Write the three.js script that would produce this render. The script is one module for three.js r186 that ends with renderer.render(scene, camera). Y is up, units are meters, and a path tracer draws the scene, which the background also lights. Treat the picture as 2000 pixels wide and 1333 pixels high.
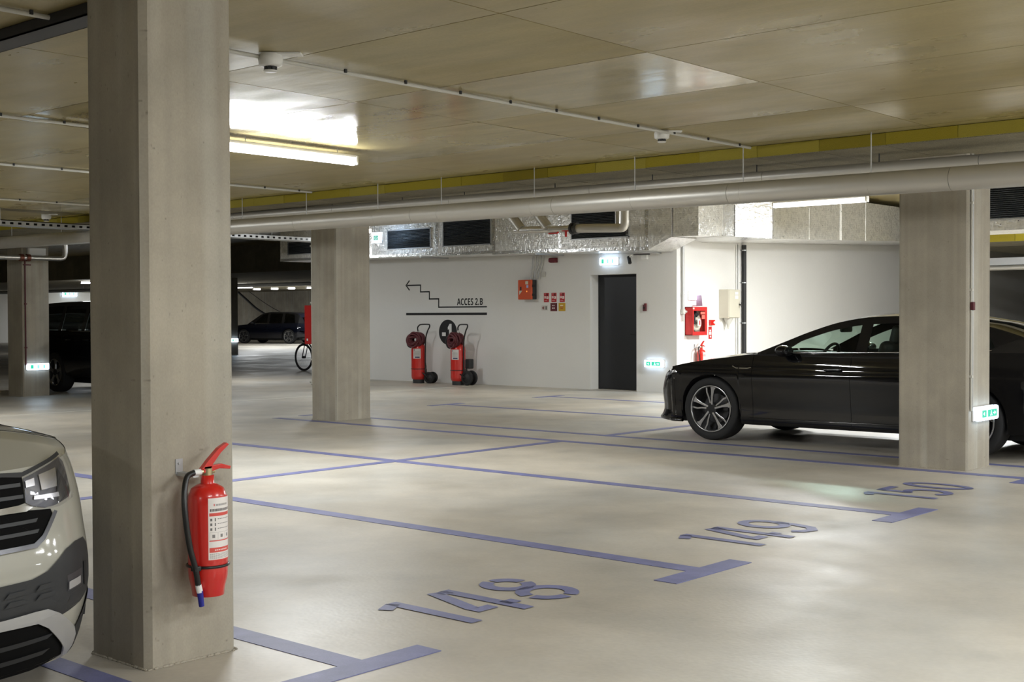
import * as THREE from 'three';
import { RoundedBoxGeometry } from 'three/addons/geometries/RoundedBoxGeometry.js';
import { mergeGeometries, mergeVertices } from 'three/addons/utils/BufferGeometryUtils.js';
import { TessellateModifier } from 'three/addons/modifiers/TessellateModifier.js';
import { FontLoader } from 'three/addons/loaders/FontLoader.js';
import { RectAreaLightUniformsLib } from 'three/addons/lights/RectAreaLightUniformsLib.js';

// ---------------------------------------------------------------- camera, sky, exposure
const scene = new THREE.Scene();
scene.background = new THREE.Color(0x000000);            // underground: no sky
const camera = new THREE.PerspectiveCamera(30.05, 2000 / 1333, 0.1, 200);
camera.position.set(0, 1.36, 0);
{
  const m = new THREE.Matrix4().makeBasis(
    new THREE.Vector3(0.7501, -0.0034, -0.6613), new THREE.Vector3(-0.0106, 0.9998, -0.0172), new THREE.Vector3(0.6612, 0.0199, 0.7499));
  camera.quaternion.setFromRotationMatrix(m);
}
const renderer = new THREE.WebGLRenderer({ antialias: true });
renderer.toneMapping = THREE.LinearToneMapping;
renderer.toneMappingExposure = 1.0;
renderer.shadowMap.enabled = true;
RectAreaLightUniformsLib.init();
const LAMP = 255;              // radiance of the batten lamps
const H = 2.85;                // underside of the main slab
const HD = 2.745;              // underside of the insulated drop over the column row
const HH = 3.6;                // slab over the back zone

// ---------------------------------------------------------------- helpers
let seed = 7;
const rnd = () => { seed = (seed * 1664525 + 1013904223) >>> 0; return seed / 4294967296; };
const V = (x, y, z) => new THREE.Vector3(x, y, z);
const taken = new Map();
const numbered = (n) => { const c = taken.get(n) || 0; taken.set(n, c + 1); return c ? n + '_' + String(c).padStart(3, '0') : n; };
const tab = (t) => (x) => {
  if (x <= t[0][0]) return t[0][1];
  for (let i = 1; i < t.length; i++) if (x <= t[i][0]) { const [a, b] = [t[i - 1], t[i]]; return a[1] + (b[1] - a[1]) * (x - a[0]) / (b[0] - a[0]); }
  return t[t.length - 1][1];
};
const smooth = (t) => {        // monotone cubic through a table
  const n = t.length, d = [], m = [];
  for (let i = 0; i < n - 1; i++) d.push((t[i + 1][1] - t[i][1]) / (t[i + 1][0] - t[i][0]));
  m.push(d[0]);
  for (let i = 1; i < n - 1; i++) m.push(d[i - 1] * d[i] <= 0 ? 0 : 2 * d[i - 1] * d[i] / (d[i - 1] + d[i]));
  m.push(d[n - 2]);
  return (x) => {
    if (x <= t[0][0]) return t[0][1];
    if (x >= t[n - 1][0]) return t[n - 1][1];
    let i = 0; while (x > t[i + 1][0]) i++;
    const h = t[i + 1][0] - t[i][0], u = (x - t[i][0]) / h, a = t[i][1], b = t[i + 1][1];
    return (2 * u ** 3 - 3 * u * u + 1) * a + (u ** 3 - 2 * u * u + u) * h * m[i] + (-2 * u ** 3 + 3 * u * u) * b + (u ** 3 - u * u) * h * m[i + 1];
  };
};
function plain(g) {            // non-indexed with position, normal, uv only
  if (g.index) g = g.toNonIndexed();
  if (!g.attributes.normal) g.computeVertexNormals();
  if (!g.attributes.uv) g.setAttribute('uv', new THREE.BufferAttribute(new Float32Array(g.attributes.position.count * 2), 2));
  for (const k of Object.keys(g.attributes)) if (!['position', 'normal', 'uv'].includes(k)) g.deleteAttribute(k);
  return g;
}
function metric(g, dx = 0, dy = 0, dz = 0) {     // uv in metres by the way each face points
  g = plain(g);
  const p = g.attributes.position, n = g.attributes.normal, u = g.attributes.uv;
  for (let i = 0; i < p.count; i++) {
    const ax = Math.abs(n.getX(i)), ay = Math.abs(n.getY(i)), az = Math.abs(n.getZ(i));
    const x = p.getX(i) + dx, y = p.getY(i) + dy, z = p.getZ(i) + dz;
    if (ay >= ax && ay >= az) u.setXY(i, x, z); else if (ax >= az) u.setXY(i, z, y); else u.setXY(i, x, y);
  }
  return g;
}
const box = (w, h, d, x = 0, y = 0, z = 0) => { const g = new THREE.BoxGeometry(w, h, d); g.translate(x, y, z); return metric(g); };
const span = (x0, x1, y0, y1, z0, z1) => box(Math.abs(x1 - x0), Math.abs(y1 - y0), Math.abs(z1 - z0), (x0 + x1) / 2, (y0 + y1) / 2, (z0 + z1) / 2);
const rbox = (w, h, d, r, x = 0, y = 0, z = 0, s = 3) => { const g = new RoundedBoxGeometry(w, h, d, s, Math.min(r, w / 2.01, h / 2.01, d / 2.01)); g.translate(x, y, z); return metric(g); };
const rod = (a, b, r, r2 = r, seg = 12) => {
  const A = V(...a), B = V(...b), l = A.distanceTo(B), g = new THREE.CylinderGeometry(r2, r, l, seg);
  g.applyQuaternion(new THREE.Quaternion().setFromUnitVectors(V(0, 1, 0), B.clone().sub(A).normalize()));
  g.translate((A.x + B.x) / 2, (A.y + B.y) / 2, (A.z + B.z) / 2); return plain(g);
};
const tube = (pts, r, seg = 40, rad = 8, closed = false) => plain(new THREE.TubeGeometry(new THREE.CatmullRomCurve3(pts.map((p) => V(...p)), closed, 'catmullrom', 0.5), seg, r, rad, closed));
const lathe = (pts, seg = 40) => plain(new THREE.LatheGeometry(pts.map((p) => new THREE.Vector2(p[0], p[1])), seg));
const ext = (pts, depth, bevel = 0, holes = []) => {
  const s = new THREE.Shape(pts.map((p) => new THREE.Vector2(p[0], p[1])));
  for (const h of holes) s.holes.push(new THREE.Path(h.map((p) => new THREE.Vector2(p[0], p[1]))));
  return metric(new THREE.ExtrudeGeometry(s, { depth, bevelEnabled: bevel > 0, bevelSize: bevel, bevelThickness: bevel, bevelSegments: 2, curveSegments: 10 }));
};
const move = (g, x, y, z) => { g.translate(x, y, z); return g; };
const rotX = (g, a) => { g.rotateX(a); return g; }, rotY = (g, a) => { g.rotateY(a); return g; }, rotZ = (g, a) => { g.rotateZ(a); return g; };
const circle = (r, n = 40, cx = 0, cy = 0, a0 = 0, a1 = Math.PI * 2) => Array.from({ length: n }, (_, i) => { const a = a0 + (a1 - a0) * i / (a1 - a0 > 6.28 ? n : n - 1); return [cx + r * Math.cos(a), cy + r * Math.sin(a)]; });
function obj(name, geos, mat, parent = scene, label) {
  const list = [].concat(geos).map(plain);
  const m = new THREE.Mesh(list.length > 1 ? mergeGeometries(list) : list[0], mat);
  m.name = parent === scene ? numbered(name) : name;
  m.castShadow = m.receiveShadow = true;
  if (label) m.userData.label = label;
  parent.add(m);
  return m;
}
function thing(name, label, category, [x, y, z] = [0, 0, 0], turn = 0, group) {
  const o = new THREE.Group(); o.name = numbered(name); scene.add(o);
  o.position.set(x, y, z); o.rotation.y = turn;
  o.userData = { label, category };
  if (group) o.userData.group = group;
  return o;
}
const tag = (o, label, category, group) => { Object.assign(o.userData, { label, category }); if (group) o.userData.group = group; return o; };
function structure(name, label) { const o = new THREE.Group(); o.name = name; taken.set(name, 1); o.userData = { kind: 'structure', label }; scene.add(o); return o; }

// ---------------------------------------------------------------- textures
function lattice(n, s, m = n) {       // periodic value noise, n by m cells
  const g = new Float32Array(n * m); let q = s * 7919 + 17;
  for (let i = 0; i < g.length; i++) { q = (Math.imul(q, 1664525) + 1013904223) >>> 0; g[i] = q / 4294967296; }
  return (u, v) => {
    const x = ((u % 1) + 1) % 1 * n, y = ((v % 1) + 1) % 1 * m, i = Math.floor(x) % n, j = Math.floor(y) % m, a = x - Math.floor(x), b = y - Math.floor(y);
    const sx = a * a * (3 - 2 * a), sy = b * b * (3 - 2 * b), i1 = (i + 1) % n, j1 = (j + 1) % m;
    return (g[j * n + i] * (1 - sx) + g[j * n + i1] * sx) * (1 - sy) + (g[j1 * n + i] * (1 - sx) + g[j1 * n + i1] * sx) * sy;
  };
}
function fbm(base, oct, s) {
  const l = Array.from({ length: oct }, (_, i) => lattice(base << i, s + i * 13));
  return (u, v) => { let t = 0, a = 0.5, w = 0; for (const f of l) { t += a * f(u, v); w += a; a *= 0.55; } return t / w; };
}
function tex(size, fn, metres, srgb = true, sizeY = size, metresY = metres) {
  const d = srgb ? new Uint8Array(size * sizeY * 4) : new Float32Array(size * sizeY * 4);
  for (let y = 0; y < sizeY; y++) for (let x = 0; x < size; x++) {
    const c = fn(x / size, y / sizeY, x, y), o = (y * size + x) * 4, k = typeof c === 'number' ? [c, c, c] : c;
    for (let i = 0; i < 3; i++) d[o + i] = srgb ? Math.max(0, Math.min(255, Math.round(k[i] * 255))) : k[i];
    d[o + 3] = srgb ? 255 : 1;
  }
  const t = new THREE.DataTexture(d, size, sizeY, THREE.RGBAFormat, srgb ? THREE.UnsignedByteType : THREE.FloatType); t.magFilter = THREE.LinearFilter; t.minFilter = THREE.LinearMipmapLinearFilter; t.generateMipmaps = true;
  t.wrapS = t.wrapT = THREE.RepeatWrapping; t.repeat.set(1 / metres, 1 / metresY);
  if (srgb) t.colorSpace = THREE.SRGBColorSpace;
  t.needsUpdate = true; return t;
}
const mul = (c, k) => c.map((x) => x * k);
const mix = (a, b, t) => a.map((x, i) => x + (b[i] - x) * t);
const clamp01 = (x) => Math.max(0, Math.min(1, x));
const std = (o) => new THREE.MeshStandardMaterial(o), phy = (o) => new THREE.MeshPhysicalMaterial(o);
const rgb = (r, g, b) => new THREE.Color().setRGB(r, g, b);

const nA = fbm(4, 6, 1), nB = fbm(16, 5, 2), nC = fbm(6, 5, 3), nD = lattice(256, 4), nE = fbm(3, 4, 5);
// polished concrete floor: cloudy trowel marks
const floorMap = tex(1024, (u, v) => {
  const c = nA(u, v), f = nB(u, v), st = nC(u * 1, v * 1), g = nD(u * 2, v * 2);
  const k = 0.90 + (c - 0.5) * 0.34 + (f - 0.5) * 0.16 + (g - 0.5) * 0.03;
  const tint = mix([0.80, 0.765, 0.705], [0.765, 0.75, 0.715], clamp01((st - 0.35) * 2.4));
  return mul(tint, k);
}, 7.3);
const floorRough = tex(512, (u, v) => 0.46 + (nC(u, v) - 0.5) * 0.30 + (nB(u, v) - 0.5) * 0.14, 5.1, false);
const floorBump = tex(512, (u, v) => nA(u, v) * 0.8 + nD(u, v) * 0.2, 3.1, false);
// formwork-faced slab: brownish film, long faint streaks
const stretch = fbm(8, 5, 21), blot = fbm(3, 5, 22);
const slabMap = tex(1024, (u, v) => {
  const s = stretch(u, v * 5), b = blot(u, v), g = nD(u * 2, v * 2);
  const tint = mix([0.675, 0.615, 0.425], [0.645, 0.605, 0.46], clamp01((b - 0.32) * 2.6));
  return mul(tint, 0.95 + (s - 0.5) * 0.16 + (b - 0.5) * 0.22 + (g - 0.5) * 0.05);
}, 4.9);
const slabRough = (lo, s) => tex(256, (u, v) => lo + (blot(u + s, v) - 0.5) * 0.22 + (stretch(u, v * 3 + s) - 0.5) * 0.14, 3.7, false);
const slabBump = tex(512, (u, v) => stretch(u, v * 4), 2.3, false);
// column concrete: boards, pits, pale streaks
const vs = lattice(64, 31, 3), vs2 = lattice(24, 32, 4), cl = fbm(5, 5, 33), sp = lattice(128, 34);
const columnMap = tex(1024, (u, v) => {
  const s = vs(u, v) * 0.6 + vs2(u, v) * 0.4, c = cl(u, v * 3), pit = Math.max(0, sp(u, v * 3) - 0.955) * 5, w = clamp01((vs2(u + 0.37, v) - 0.6) * 3);
  const t = mix([0.665, 0.635, 0.575], [0.72, 0.705, 0.66], w * 0.7);
  return mul(t, 0.96 + (s - 0.5) * 0.09 + (c - 0.5) * 0.24 + (nD(u * 2, v * 6) - 0.5) * 0.05 - pit);
}, 1.9, true, 1024, 5.7);
const columnBump = tex(512, (u, v) => vs(u, v) * 0.6 + cl(u, v * 3) * 0.4, 1.9, false, 512, 5.7);
const wallMap = tex(512, (u, v) => mul([0.905, 0.90, 0.885], 0.985 + (nA(u, v) - 0.5) * 0.03 + (nD(u * 2, v * 2) - 0.5) * 0.012), 4);
const wallBump = tex(256, (u, v) => nD(u, v), 0.6, false);
// aluminium foil facing: scrim grid, creases
const crA = fbm(10, 4, 41), crB = fbm(22, 3, 47), cr = (u, v) => 0.55 * (1 - Math.abs(crA(u, v) - 0.5) * 3.2) + 0.45 * (1 - Math.abs(crB(u, v) - 0.5) * 3);
const foilMap = tex(1024, (u, v, x, y) => {
  const ln = (y % 32 < 2 ? 0.72 + 0.28 * nD(u, v) : 1) * (x % 512 < 3 ? 0.8 : 1), c = cr(u, v);
  const pin = Math.hypot((x % 256) - 128 - 40 * Math.sin(Math.floor(y / 256) * 5 + Math.floor(x / 256)), (y % 256) - 90 - 50 * Math.sin(Math.floor(x / 256) * 3)) < 7 ? 0.35 : 1;
  return mul([0.95, 0.945, 0.93], (0.93 + (c - 0.5) * 0.16) * ln * pin);
}, 1.1);
const foilBump = tex(1024, (u, v, x, y) => cr(u, v) * 0.85 + (y % 32 < 3 ? 0 : 0.1), 1.1, false);
const woolMap = tex(512, (u, v) => mul([0.60, 0.57, 0.48], 0.86 + (nD(u * 2, v * 2) - 0.5) * 0.5 + (nA(u, v) - 0.5) * 0.3), 1.2);

const M = {
  floor: phy({ map: floorMap, roughnessMap: floorRough, roughness: 1, bumpMap: floorBump, bumpScale: 0.0022, specularIntensity: 1, ior: 1.5 }),
  slab: std({ map: slabMap, roughnessMap: slabRough(0.34, 0.2), roughness: 1, bumpMap: slabBump, bumpScale: 0.0012 }),
  slabGloss: std({ map: slabMap, roughnessMap: slabRough(0.17, 0.5), roughness: 1, bumpMap: slabBump, bumpScale: 0.0006 }),
  slabMatt: std({ map: slabMap, roughnessMap: slabRough(0.5, 0.8), roughness: 1, bumpMap: slabBump, bumpScale: 0.0015 }),
  column: std({ map: columnMap, roughness: 0.85, bumpMap: columnBump, bumpScale: 0.003 }),
  wall: std({ map: wallMap, roughness: 0.75, bumpMap: wallBump, bumpScale: 0.0006 }),
  foil: std({ map: foilMap, metalness: 0.6, roughness: 0.3, bumpMap: foilBump, bumpScale: 0.009 }),
  foilFlat: std({ color: rgb(0.76, 0.76, 0.75), metalness: 0.88, roughness: 0.25, bumpMap: foilBump, bumpScale: 0.005 }),
  clad: std({ color: rgb(0.56, 0.54, 0.49), metalness: 0.55, roughness: 0.43 }),
  wool: std({ map: woolMap, roughness: 0.95 }),
  yellow: std({ color: rgb(0.33, 0.265, 0.018), roughness: 0.95, bumpMap: wallBump, bumpScale: 0.004 }),
  yellowB: std({ color: rgb(0.27, 0.215, 0.015), roughness: 0.95, bumpMap: wallBump, bumpScale: 0.004 }),
  yellowC: std({ color: rgb(0.36, 0.30, 0.04), roughness: 0.95, bumpMap: wallBump, bumpScale: 0.004 }),
  paintBlue: std({ map: tex(512, (u, v) => mul([0.44, 0.45, 0.62], 0.95 + (nB(u, v) - 0.5) * 0.24 + (nD(u * 2, v * 2) - 0.5) * 0.08), 1.7), roughness: 0.52 }),
  paintWhite: std({ color: rgb(0.62, 0.60, 0.54), roughness: 0.5 }),
  black: std({ color: rgb(0.012, 0.012, 0.013), roughness: 0.55 }),
  inkBlack: std({ color: rgb(0.012, 0.012, 0.012), roughness: 0.7 }),
  dark: std({ color: rgb(0.03, 0.03, 0.032), roughness: 0.6 }),
  door: std({ color: rgb(0.013, 0.014, 0.017), roughness: 0.42 }),
  rubber: std({ color: rgb(0.014, 0.014, 0.015), roughness: 0.75 }),
  hose: std({ color: rgb(0.012, 0.012, 0.012), roughness: 0.35 }),
  galv: std({ color: rgb(0.50, 0.51, 0.52), metalness: 0.75, roughness: 0.42 }),
  zinc: std({ color: rgb(0.55, 0.55, 0.54), metalness: 0.6, roughness: 0.5 }),
  steel: std({ color: rgb(0.66, 0.64, 0.60), metalness: 0.85, roughness: 0.28 }),
  pvc: std({ color: rgb(0.56, 0.55, 0.50), roughness: 0.5 }),
  pvcWhite: std({ color: rgb(0.78, 0.78, 0.75), roughness: 0.4 }),
  beige: std({ color: rgb(0.60, 0.57, 0.47), roughness: 0.5 }),
  red: phy({ color: rgb(0.60, 0.018, 0.012), roughness: 0.3, clearcoat: 0.6, clearcoatRoughness: 0.1 }),
  redMatt: std({ color: rgb(0.52, 0.022, 0.02), roughness: 0.5 }),
  darkRed: std({ color: rgb(0.14, 0.006, 0.012), roughness: 0.4 }),
  maroon: std({ color: rgb(0.10, 0.016, 0.022), roughness: 0.55 }),
  orange: std({ color: rgb(0.62, 0.085, 0.02), roughness: 0.45 }),
  white: std({ color: rgb(0.80, 0.80, 0.78), roughness: 0.5 }),
  blue: std({ color: rgb(0.015, 0.02, 0.25), roughness: 0.4 }),
  chrome: std({ color: rgb(0.75, 0.75, 0.75), metalness: 1, roughness: 0.14 }),
  brass: std({ color: rgb(0.55, 0.46, 0.28), metalness: 0.9, roughness: 0.3 }),
  copper: std({ color: rgb(0.20, 0.07, 0.045), metalness: 0.6, roughness: 0.4 }),
  glass: phy({ color: rgb(1, 1, 1), transmission: 1, thickness: 0, roughness: 0.02, ior: 1.5 }),
  carGlass: phy({ color: rgb(0.80, 0.93, 0.86), transmission: 1, thickness: 0, roughness: 0.01, ior: 1.5 }),
  darkGlass: phy({ color: rgb(0.05, 0.06, 0.06), transmission: 1, thickness: 0, roughness: 0.01, ior: 1.5 }),
  blackPaint: phy({ color: rgb(0.003, 0.003, 0.004), roughness: 0.5, specularIntensity: 0.05, clearcoat: 1, clearcoatRoughness: 0.03 }),
  bluePaint: phy({ color: rgb(0.003, 0.004, 0.009), roughness: 0.5, specularIntensity: 0.05, clearcoat: 1, clearcoatRoughness: 0.04 }),
  sandPaint: phy({ color: rgb(0.36, 0.35, 0.30), roughness: 0.45, clearcoat: 1, clearcoatRoughness: 0.06 }),
  trim: std({ color: rgb(0.022, 0.023, 0.025), roughness: 0.5 }),
  gloss: phy({ color: rgb(0.008, 0.008, 0.009), roughness: 0.2, clearcoat: 0.6 }),
  silver: std({ color: rgb(0.48, 0.48, 0.48), metalness: 0.5, roughness: 0.38 }),
  alloy: std({ color: rgb(0.50, 0.50, 0.51), metalness: 0.95, roughness: 0.25 }),
  alloyDark: std({ color: rgb(0.03, 0.03, 0.032), metalness: 0.5, roughness: 0.35 }),
  disc: std({ color: rgb(0.09, 0.09, 0.095), metalness: 0.8, roughness: 0.4 }),
  lamp: std({ color: rgb(0.8, 0.8, 0.8), emissive: rgb(1, 0.98, 1), emissiveIntensity: 7, roughness: 0.4 }),
  void: phy({ color: rgb(0.004, 0.004, 0.004), roughness: 0.9, specularIntensity: 0.25 }),
  seat: std({ color: rgb(0.016, 0.016, 0.017), roughness: 0.6 }),
  reflector: std({ color: rgb(0.62, 0.62, 0.64), metalness: 0.9, roughness: 0.2 }),
  lens: phy({ color: rgb(0.9, 0.9, 0.92), transmission: 1, thickness: 0, roughness: 0.03, ior: 1.5 }),
};

// ================================================================ THE SETTING
// ---- floor and its painted markings
const floor = structure('floor', 'polished grey concrete garage floor with blue bay markings');
obj('floor_slab', span(-66, 9, -0.3, 0, -44, 9), M.floor, floor);
const PT = 0.0025;
const lineX = (x0, x1, z, w = 0.125) => obj('painted_line', span(x0, x1, -0.002, PT, z - w / 2, z + w / 2), M.paintBlue, floor);
const lineZ = (z0, z1, x, w = 0.115) => obj('painted_line', span(x - w / 2, x + w / 2, -0.002, PT + 0.0004, z0, z1), M.paintBlue, floor);
for (const z of [-3.29, -5.71, -8.2, -10.66]) { lineX(-13.62, -3.74, z); obj('painted_end_bar', span(-3.75, -3.61, -0.002, PT + 0.0008, z - 0.365, z + 0.365), M.paintBlue, floor); }
for (const z of [-2.535, -11.46, -13.94, -16.39]) lineX(-13.62, -3.68, z, 0.11);
for (const z of [-11.46, -13.94, -16.39]) obj('painted_end_bar', span(-13.7, -13.58, -0.002, PT + 0.0008, z - 0.36, z + 0.36), M.paintBlue, floor);
lineZ(-10.6, -3.3, -8.69); lineZ(-17.8, -11.46, -8.69);
obj('painted_line', span(-16.87, -16.82, -0.002, PT, -18.3, 2), M.paintWhite, floor, 'thin pale line along the far aisle');
function ribbon(pts, w) {      // flat stroke, points in metres
  const n = pts.length, pos = [];
  const off = pts.map((p, i) => {
    const a = pts[Math.max(0, i - 1)], b = pts[Math.min(n - 1, i + 1)], dx = b[0] - a[0], dy = b[1] - a[1], l = Math.hypot(dx, dy);
    return [-dy / l * w / 2, dx / l * w / 2];
  });
  for (let i = 0; i < n - 1; i++) {
    const L0 = [pts[i][0] + off[i][0], pts[i][1] + off[i][1]], R0 = [pts[i][0] - off[i][0], pts[i][1] - off[i][1]];
    const L1 = [pts[i + 1][0] + off[i + 1][0], pts[i + 1][1] + off[i + 1][1]], R1 = [pts[i + 1][0] - off[i + 1][0], pts[i + 1][1] - off[i + 1][1]];
    for (const q of [L0, R0, R1, L0, R1, L1]) pos.push(q[0], 0, q[1]);
  }
  return pos;
}
const arc = (cx, cy, rx, ry, a0, a1, n = 22) => Array.from({ length: n + 1 }, (_, i) => { const a = (a0 + (a1 - a0) * i / n) * Math.PI / 180; return [cx + rx * Math.cos(a), cy + ry * Math.sin(a)]; });
const SW = 0.072;
const DIGITS = {               // stencil strokes, u to the right, v up, glyph 0.56 high
  1: { w: 0.2, s: [[[0.135, 0.56], [0.135, 0]], [[0.02, 0.475], [0.13, 0.535]]] },
  4: { w: 0.33, s: [[[0.165, 0.56], [0.05, 0.185]], [[0.02, 0.155], [0.155, 0.155]], [[0.235, 0.56], [0.235, 0]], [[0.165, 0.52], [0.24, 0.52]], [[0.235, 0.155], [0.32, 0.155]]] },
  8: { w: 0.34, s: [arc(0.165, 0.415, 0.105, 0.11, 100, 345), arc(0.165, 0.415, 0.105, 0.11, 0, 85), arc(0.165, 0.155, 0.125, 0.12, -75, 170), arc(0.165, 0.155, 0.125, 0.12, 185, 270)] },
  9: { w: 0.34, s: [arc(0.165, 0.385, 0.115, 0.14, 0, 350), [[0.28, 0.385], [0.275, 0.22], [0.24, 0.09], [0.16, 0.035], [0.08, 0.06], [0.045, 0.12]]] },
  5: { w: 0.34, s: [[[0.31, 0.525], [0.08, 0.525]], [[0.085, 0.555], [0.07, 0.29]], [[0.05, 0.3], [0.12, 0.335]], arc(0.165, 0.19, 0.12, 0.155, 125, -140)] },
  0: { w: 0.34, s: [arc(0.165, 0.28, 0.115, 0.245, 80, 280), arc(0.165, 0.28, 0.115, 0.245, 260, 440)] },
};
for (const [text, z0] of [['148', -3.97], ['149', -6.44], ['150', -8.93]]) {
  let u = 0; const pos = [];
  for (const ch of text) {
    for (const st of DIGITS[ch].s) {
      const p = ribbon(st, SW);
      for (let i = 0; i < p.length; i += 3) pos.push(-3.83 - p[i + 2], PT + 0.001, z0 - u - p[i]);
    }
    u += DIGITS[ch].w + 0.055;
  }
  const g = new THREE.BufferGeometry(); g.setAttribute('position', new THREE.Float32BufferAttribute(pos, 3));
  g.computeVertexNormals();
  for (let i = 0; i < g.attributes.normal.count; i++) g.attributes.normal.setXYZ(i, 0, 1, 0);
  obj('painted_number', metric(g), M.paintBlue, floor, 'blue stencilled bay number ' + text);
}

// ---- main slab: every formwork panel a piece, joints recessed
const ceiling = structure('ceiling', 'brown-grey exposed concrete ceiling with panel joints');
obj('ceiling_slab', [span(-66, 9, H + 0.012, 3.2, -9.85, 9), span(-66, -33.96, H, H + 0.02, -9.85, 9), span(3.24, 9, H, H + 0.02, -9.85, 9), span(-33.96, 3.24, H, H + 0.02, 0.32, 9)], M.slab, ceiling);
{
  const mats = [M.slab, M.slab, M.slabMatt, M.slab, M.slabGloss];
  for (let i = -12; i < 3; i++) for (let j = 0; j < 9; j++) {
    const x0 = -4.2 + i * 2.48, z1 = 0.32 - j * 1.25, z0 = Math.max(-9.85, z1 - 1.25);
    const gloss = (i === -1 && j === 5) || (i === -2 && j >= 4 && j <= 6) || (i < -4 && (i + j) % 2 === 0);
    obj('ceiling_panel', span(x0 + 0.004, x0 + 2.476, H - (rnd() * 0.001), H + 0.012, z0 + 0.004, z1 - 0.004), gloss ? M.slabGloss : mats[Math.floor(rnd() * 4)], ceiling);
  }
}
// ---- insulated drop over the column row: yellow cut edges, grey boards below
const drop = structure('ceiling_drop', 'insulation boards with yellow cut edges below the slab');
obj('drop_core', [span(-66, 9, HD + 0.03, 4.0, -12.55, -9.93), span(-66, -34, HD, HD + 0.06, -12.6, -9.86), span(2.6, 9, HD, HD + 0.06, -12.6, -9.86), span(-66, 9, HD, 4.0, -12.62, -12.55)], M.wool, drop);
{
  let x = -34, i = 0; const ys = [M.yellow, M.yellowB, M.yellowC];
  while (x < 2.6) {
    const w = 0.6, dy = (rnd() - 0.5) * 0.006;
    obj('insulation_board', span(x + 0.003, x + w - 0.003, HD + dy, HD + 0.028, -12.56, -9.865), M.wool, drop);
    obj('insulation_edge', span(x + 0.002, x + w - 0.002, HD + 0.006 + dy, H - 0.004, -9.93, -9.855 + rnd() * 0.008), ys[Math.floor(rnd() * 3)], drop);
    x += w; i++;
  }
}
// ---- higher slab of the back zone, and the next insulated drop behind it
const high = structure('ceiling_back', 'higher dark ceiling over the back zone');
obj('back_slab', [span(-66, 9, HH, HH + 0.3, -24.4, -12.55), span(-12.8, -10.4, HH, HH + 0.3, -44, -24.4)], M.slab, high);
const drop2 = structure('ceiling_drop_back', 'second insulated drop with yellow edge far back');
obj('drop_core', [span(-66, -12.6, 2.77, 4.0, -44, -24.45), span(-10.6, 9, 2.77, 4.0, -44, -24.45), span(-66, -12.6, 2.74, 2.78, -44, -24.42), span(-5, 9, 2.74, 2.78, -44, -24.42)], M.wool, drop2);
for (let x = -10.6, i = 0; x < -5.1; x += 0.6, i++) {
  obj('insulation_board', span(x + 0.003, x + 0.597, 2.74, 2.768, -36, -24.42), M.wool, drop2);
  obj('insulation_edge', span(x + 0.003, x + 0.597, 2.742, 2.90, -24.47, -24.40), [M.yellow, M.yellowC, M.yellowB][i % 3], drop2);
  obj('drop_facing', span(x + 0.003, x + 0.597, 2.90, 3.6, -24.45, -24.41), M.wool, drop2);
}
obj('drop_facing', [span(-66, -12.6, 2.74, 3.6, -24.45, -24.40), span(-5, 9, 2.74, 3.6, -24.45, -24.40)], M.wool, drop2);

// ---- walls
const WZ = -18.475, WX = -12.47, WW = -22.3;
const wallFront = structure('wall_front', 'white painted core wall with stair access lettering');
const DX0 = -14.37, DX1 = -13.33, DH = 2.105;
obj('wall_body', [span(WW, DX0, 0, HH, WZ - 0.32, WZ), span(DX1, WX, 0, HH, WZ - 0.32, WZ), span(DX0, DX1, DH, HH, WZ - 0.32, WZ)], M.wall, wallFront);
const wallSide = structure('wall_side', 'bright white core wall running back from the corner');
obj('wall_body', span(WX - 0.3, WX, 0, HH, -44, WZ - 0.32), M.wall, wallSide);
const wallWest = structure('wall_west', 'hidden west side of the white core'); obj('wall_body', span(WW, WW + 0.3, 0, HH, -44, WZ - 0.32), M.wall, wallWest);
const wallFar = structure('wall_far', 'grey concrete wall at the far end of the garage'); obj('wall_body', span(-66, 9, 0, 4, -44.3, -44), M.column, wallFar);
const wallLeft = structure('wall_left', 'pale wall at the far left end'); obj('wall_body', span(-66.3, -66, 0, 4, -44, 9), M.wall, wallLeft);
const wallRight = structure('wall_right', 'concrete wall behind the right aisle'); obj('wall_body', span(9, 9.3, 0, 4, -44, 9), M.column, wallRight);
const wallBack = structure('wall_back', 'concrete wall behind the viewer'); obj('wall_body', span(-66, 9, 0, 4, 9, 9.3), M.column, wallBack);
const door = structure('door_1', 'matt black steel door set deep in the white wall');
obj('door_leaf', rbox(1.02, DH - 0.012, 0.05, 0.004, (DX0 + DX1) / 2, (DH - 0.012) / 2 + 0.005, -18.745), M.door, door);
obj('door_frame', [span(DX0, DX0 + 0.03, 0, DH, -18.79, -18.715), span(DX1 - 0.03, DX1, 0, DH, -18.79, -18.715), span(DX0, DX1, DH - 0.03, DH, -18.79, -18.715)], M.door, door);
obj('door_handle', [rod([-13.47, 1.02, -18.72], [-13.47, 1.02, -18.675], 0.009), rod([-13.47, 1.02, -18.675], [-13.6, 1.02, -18.675], 0.009)], M.black, door);

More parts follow.
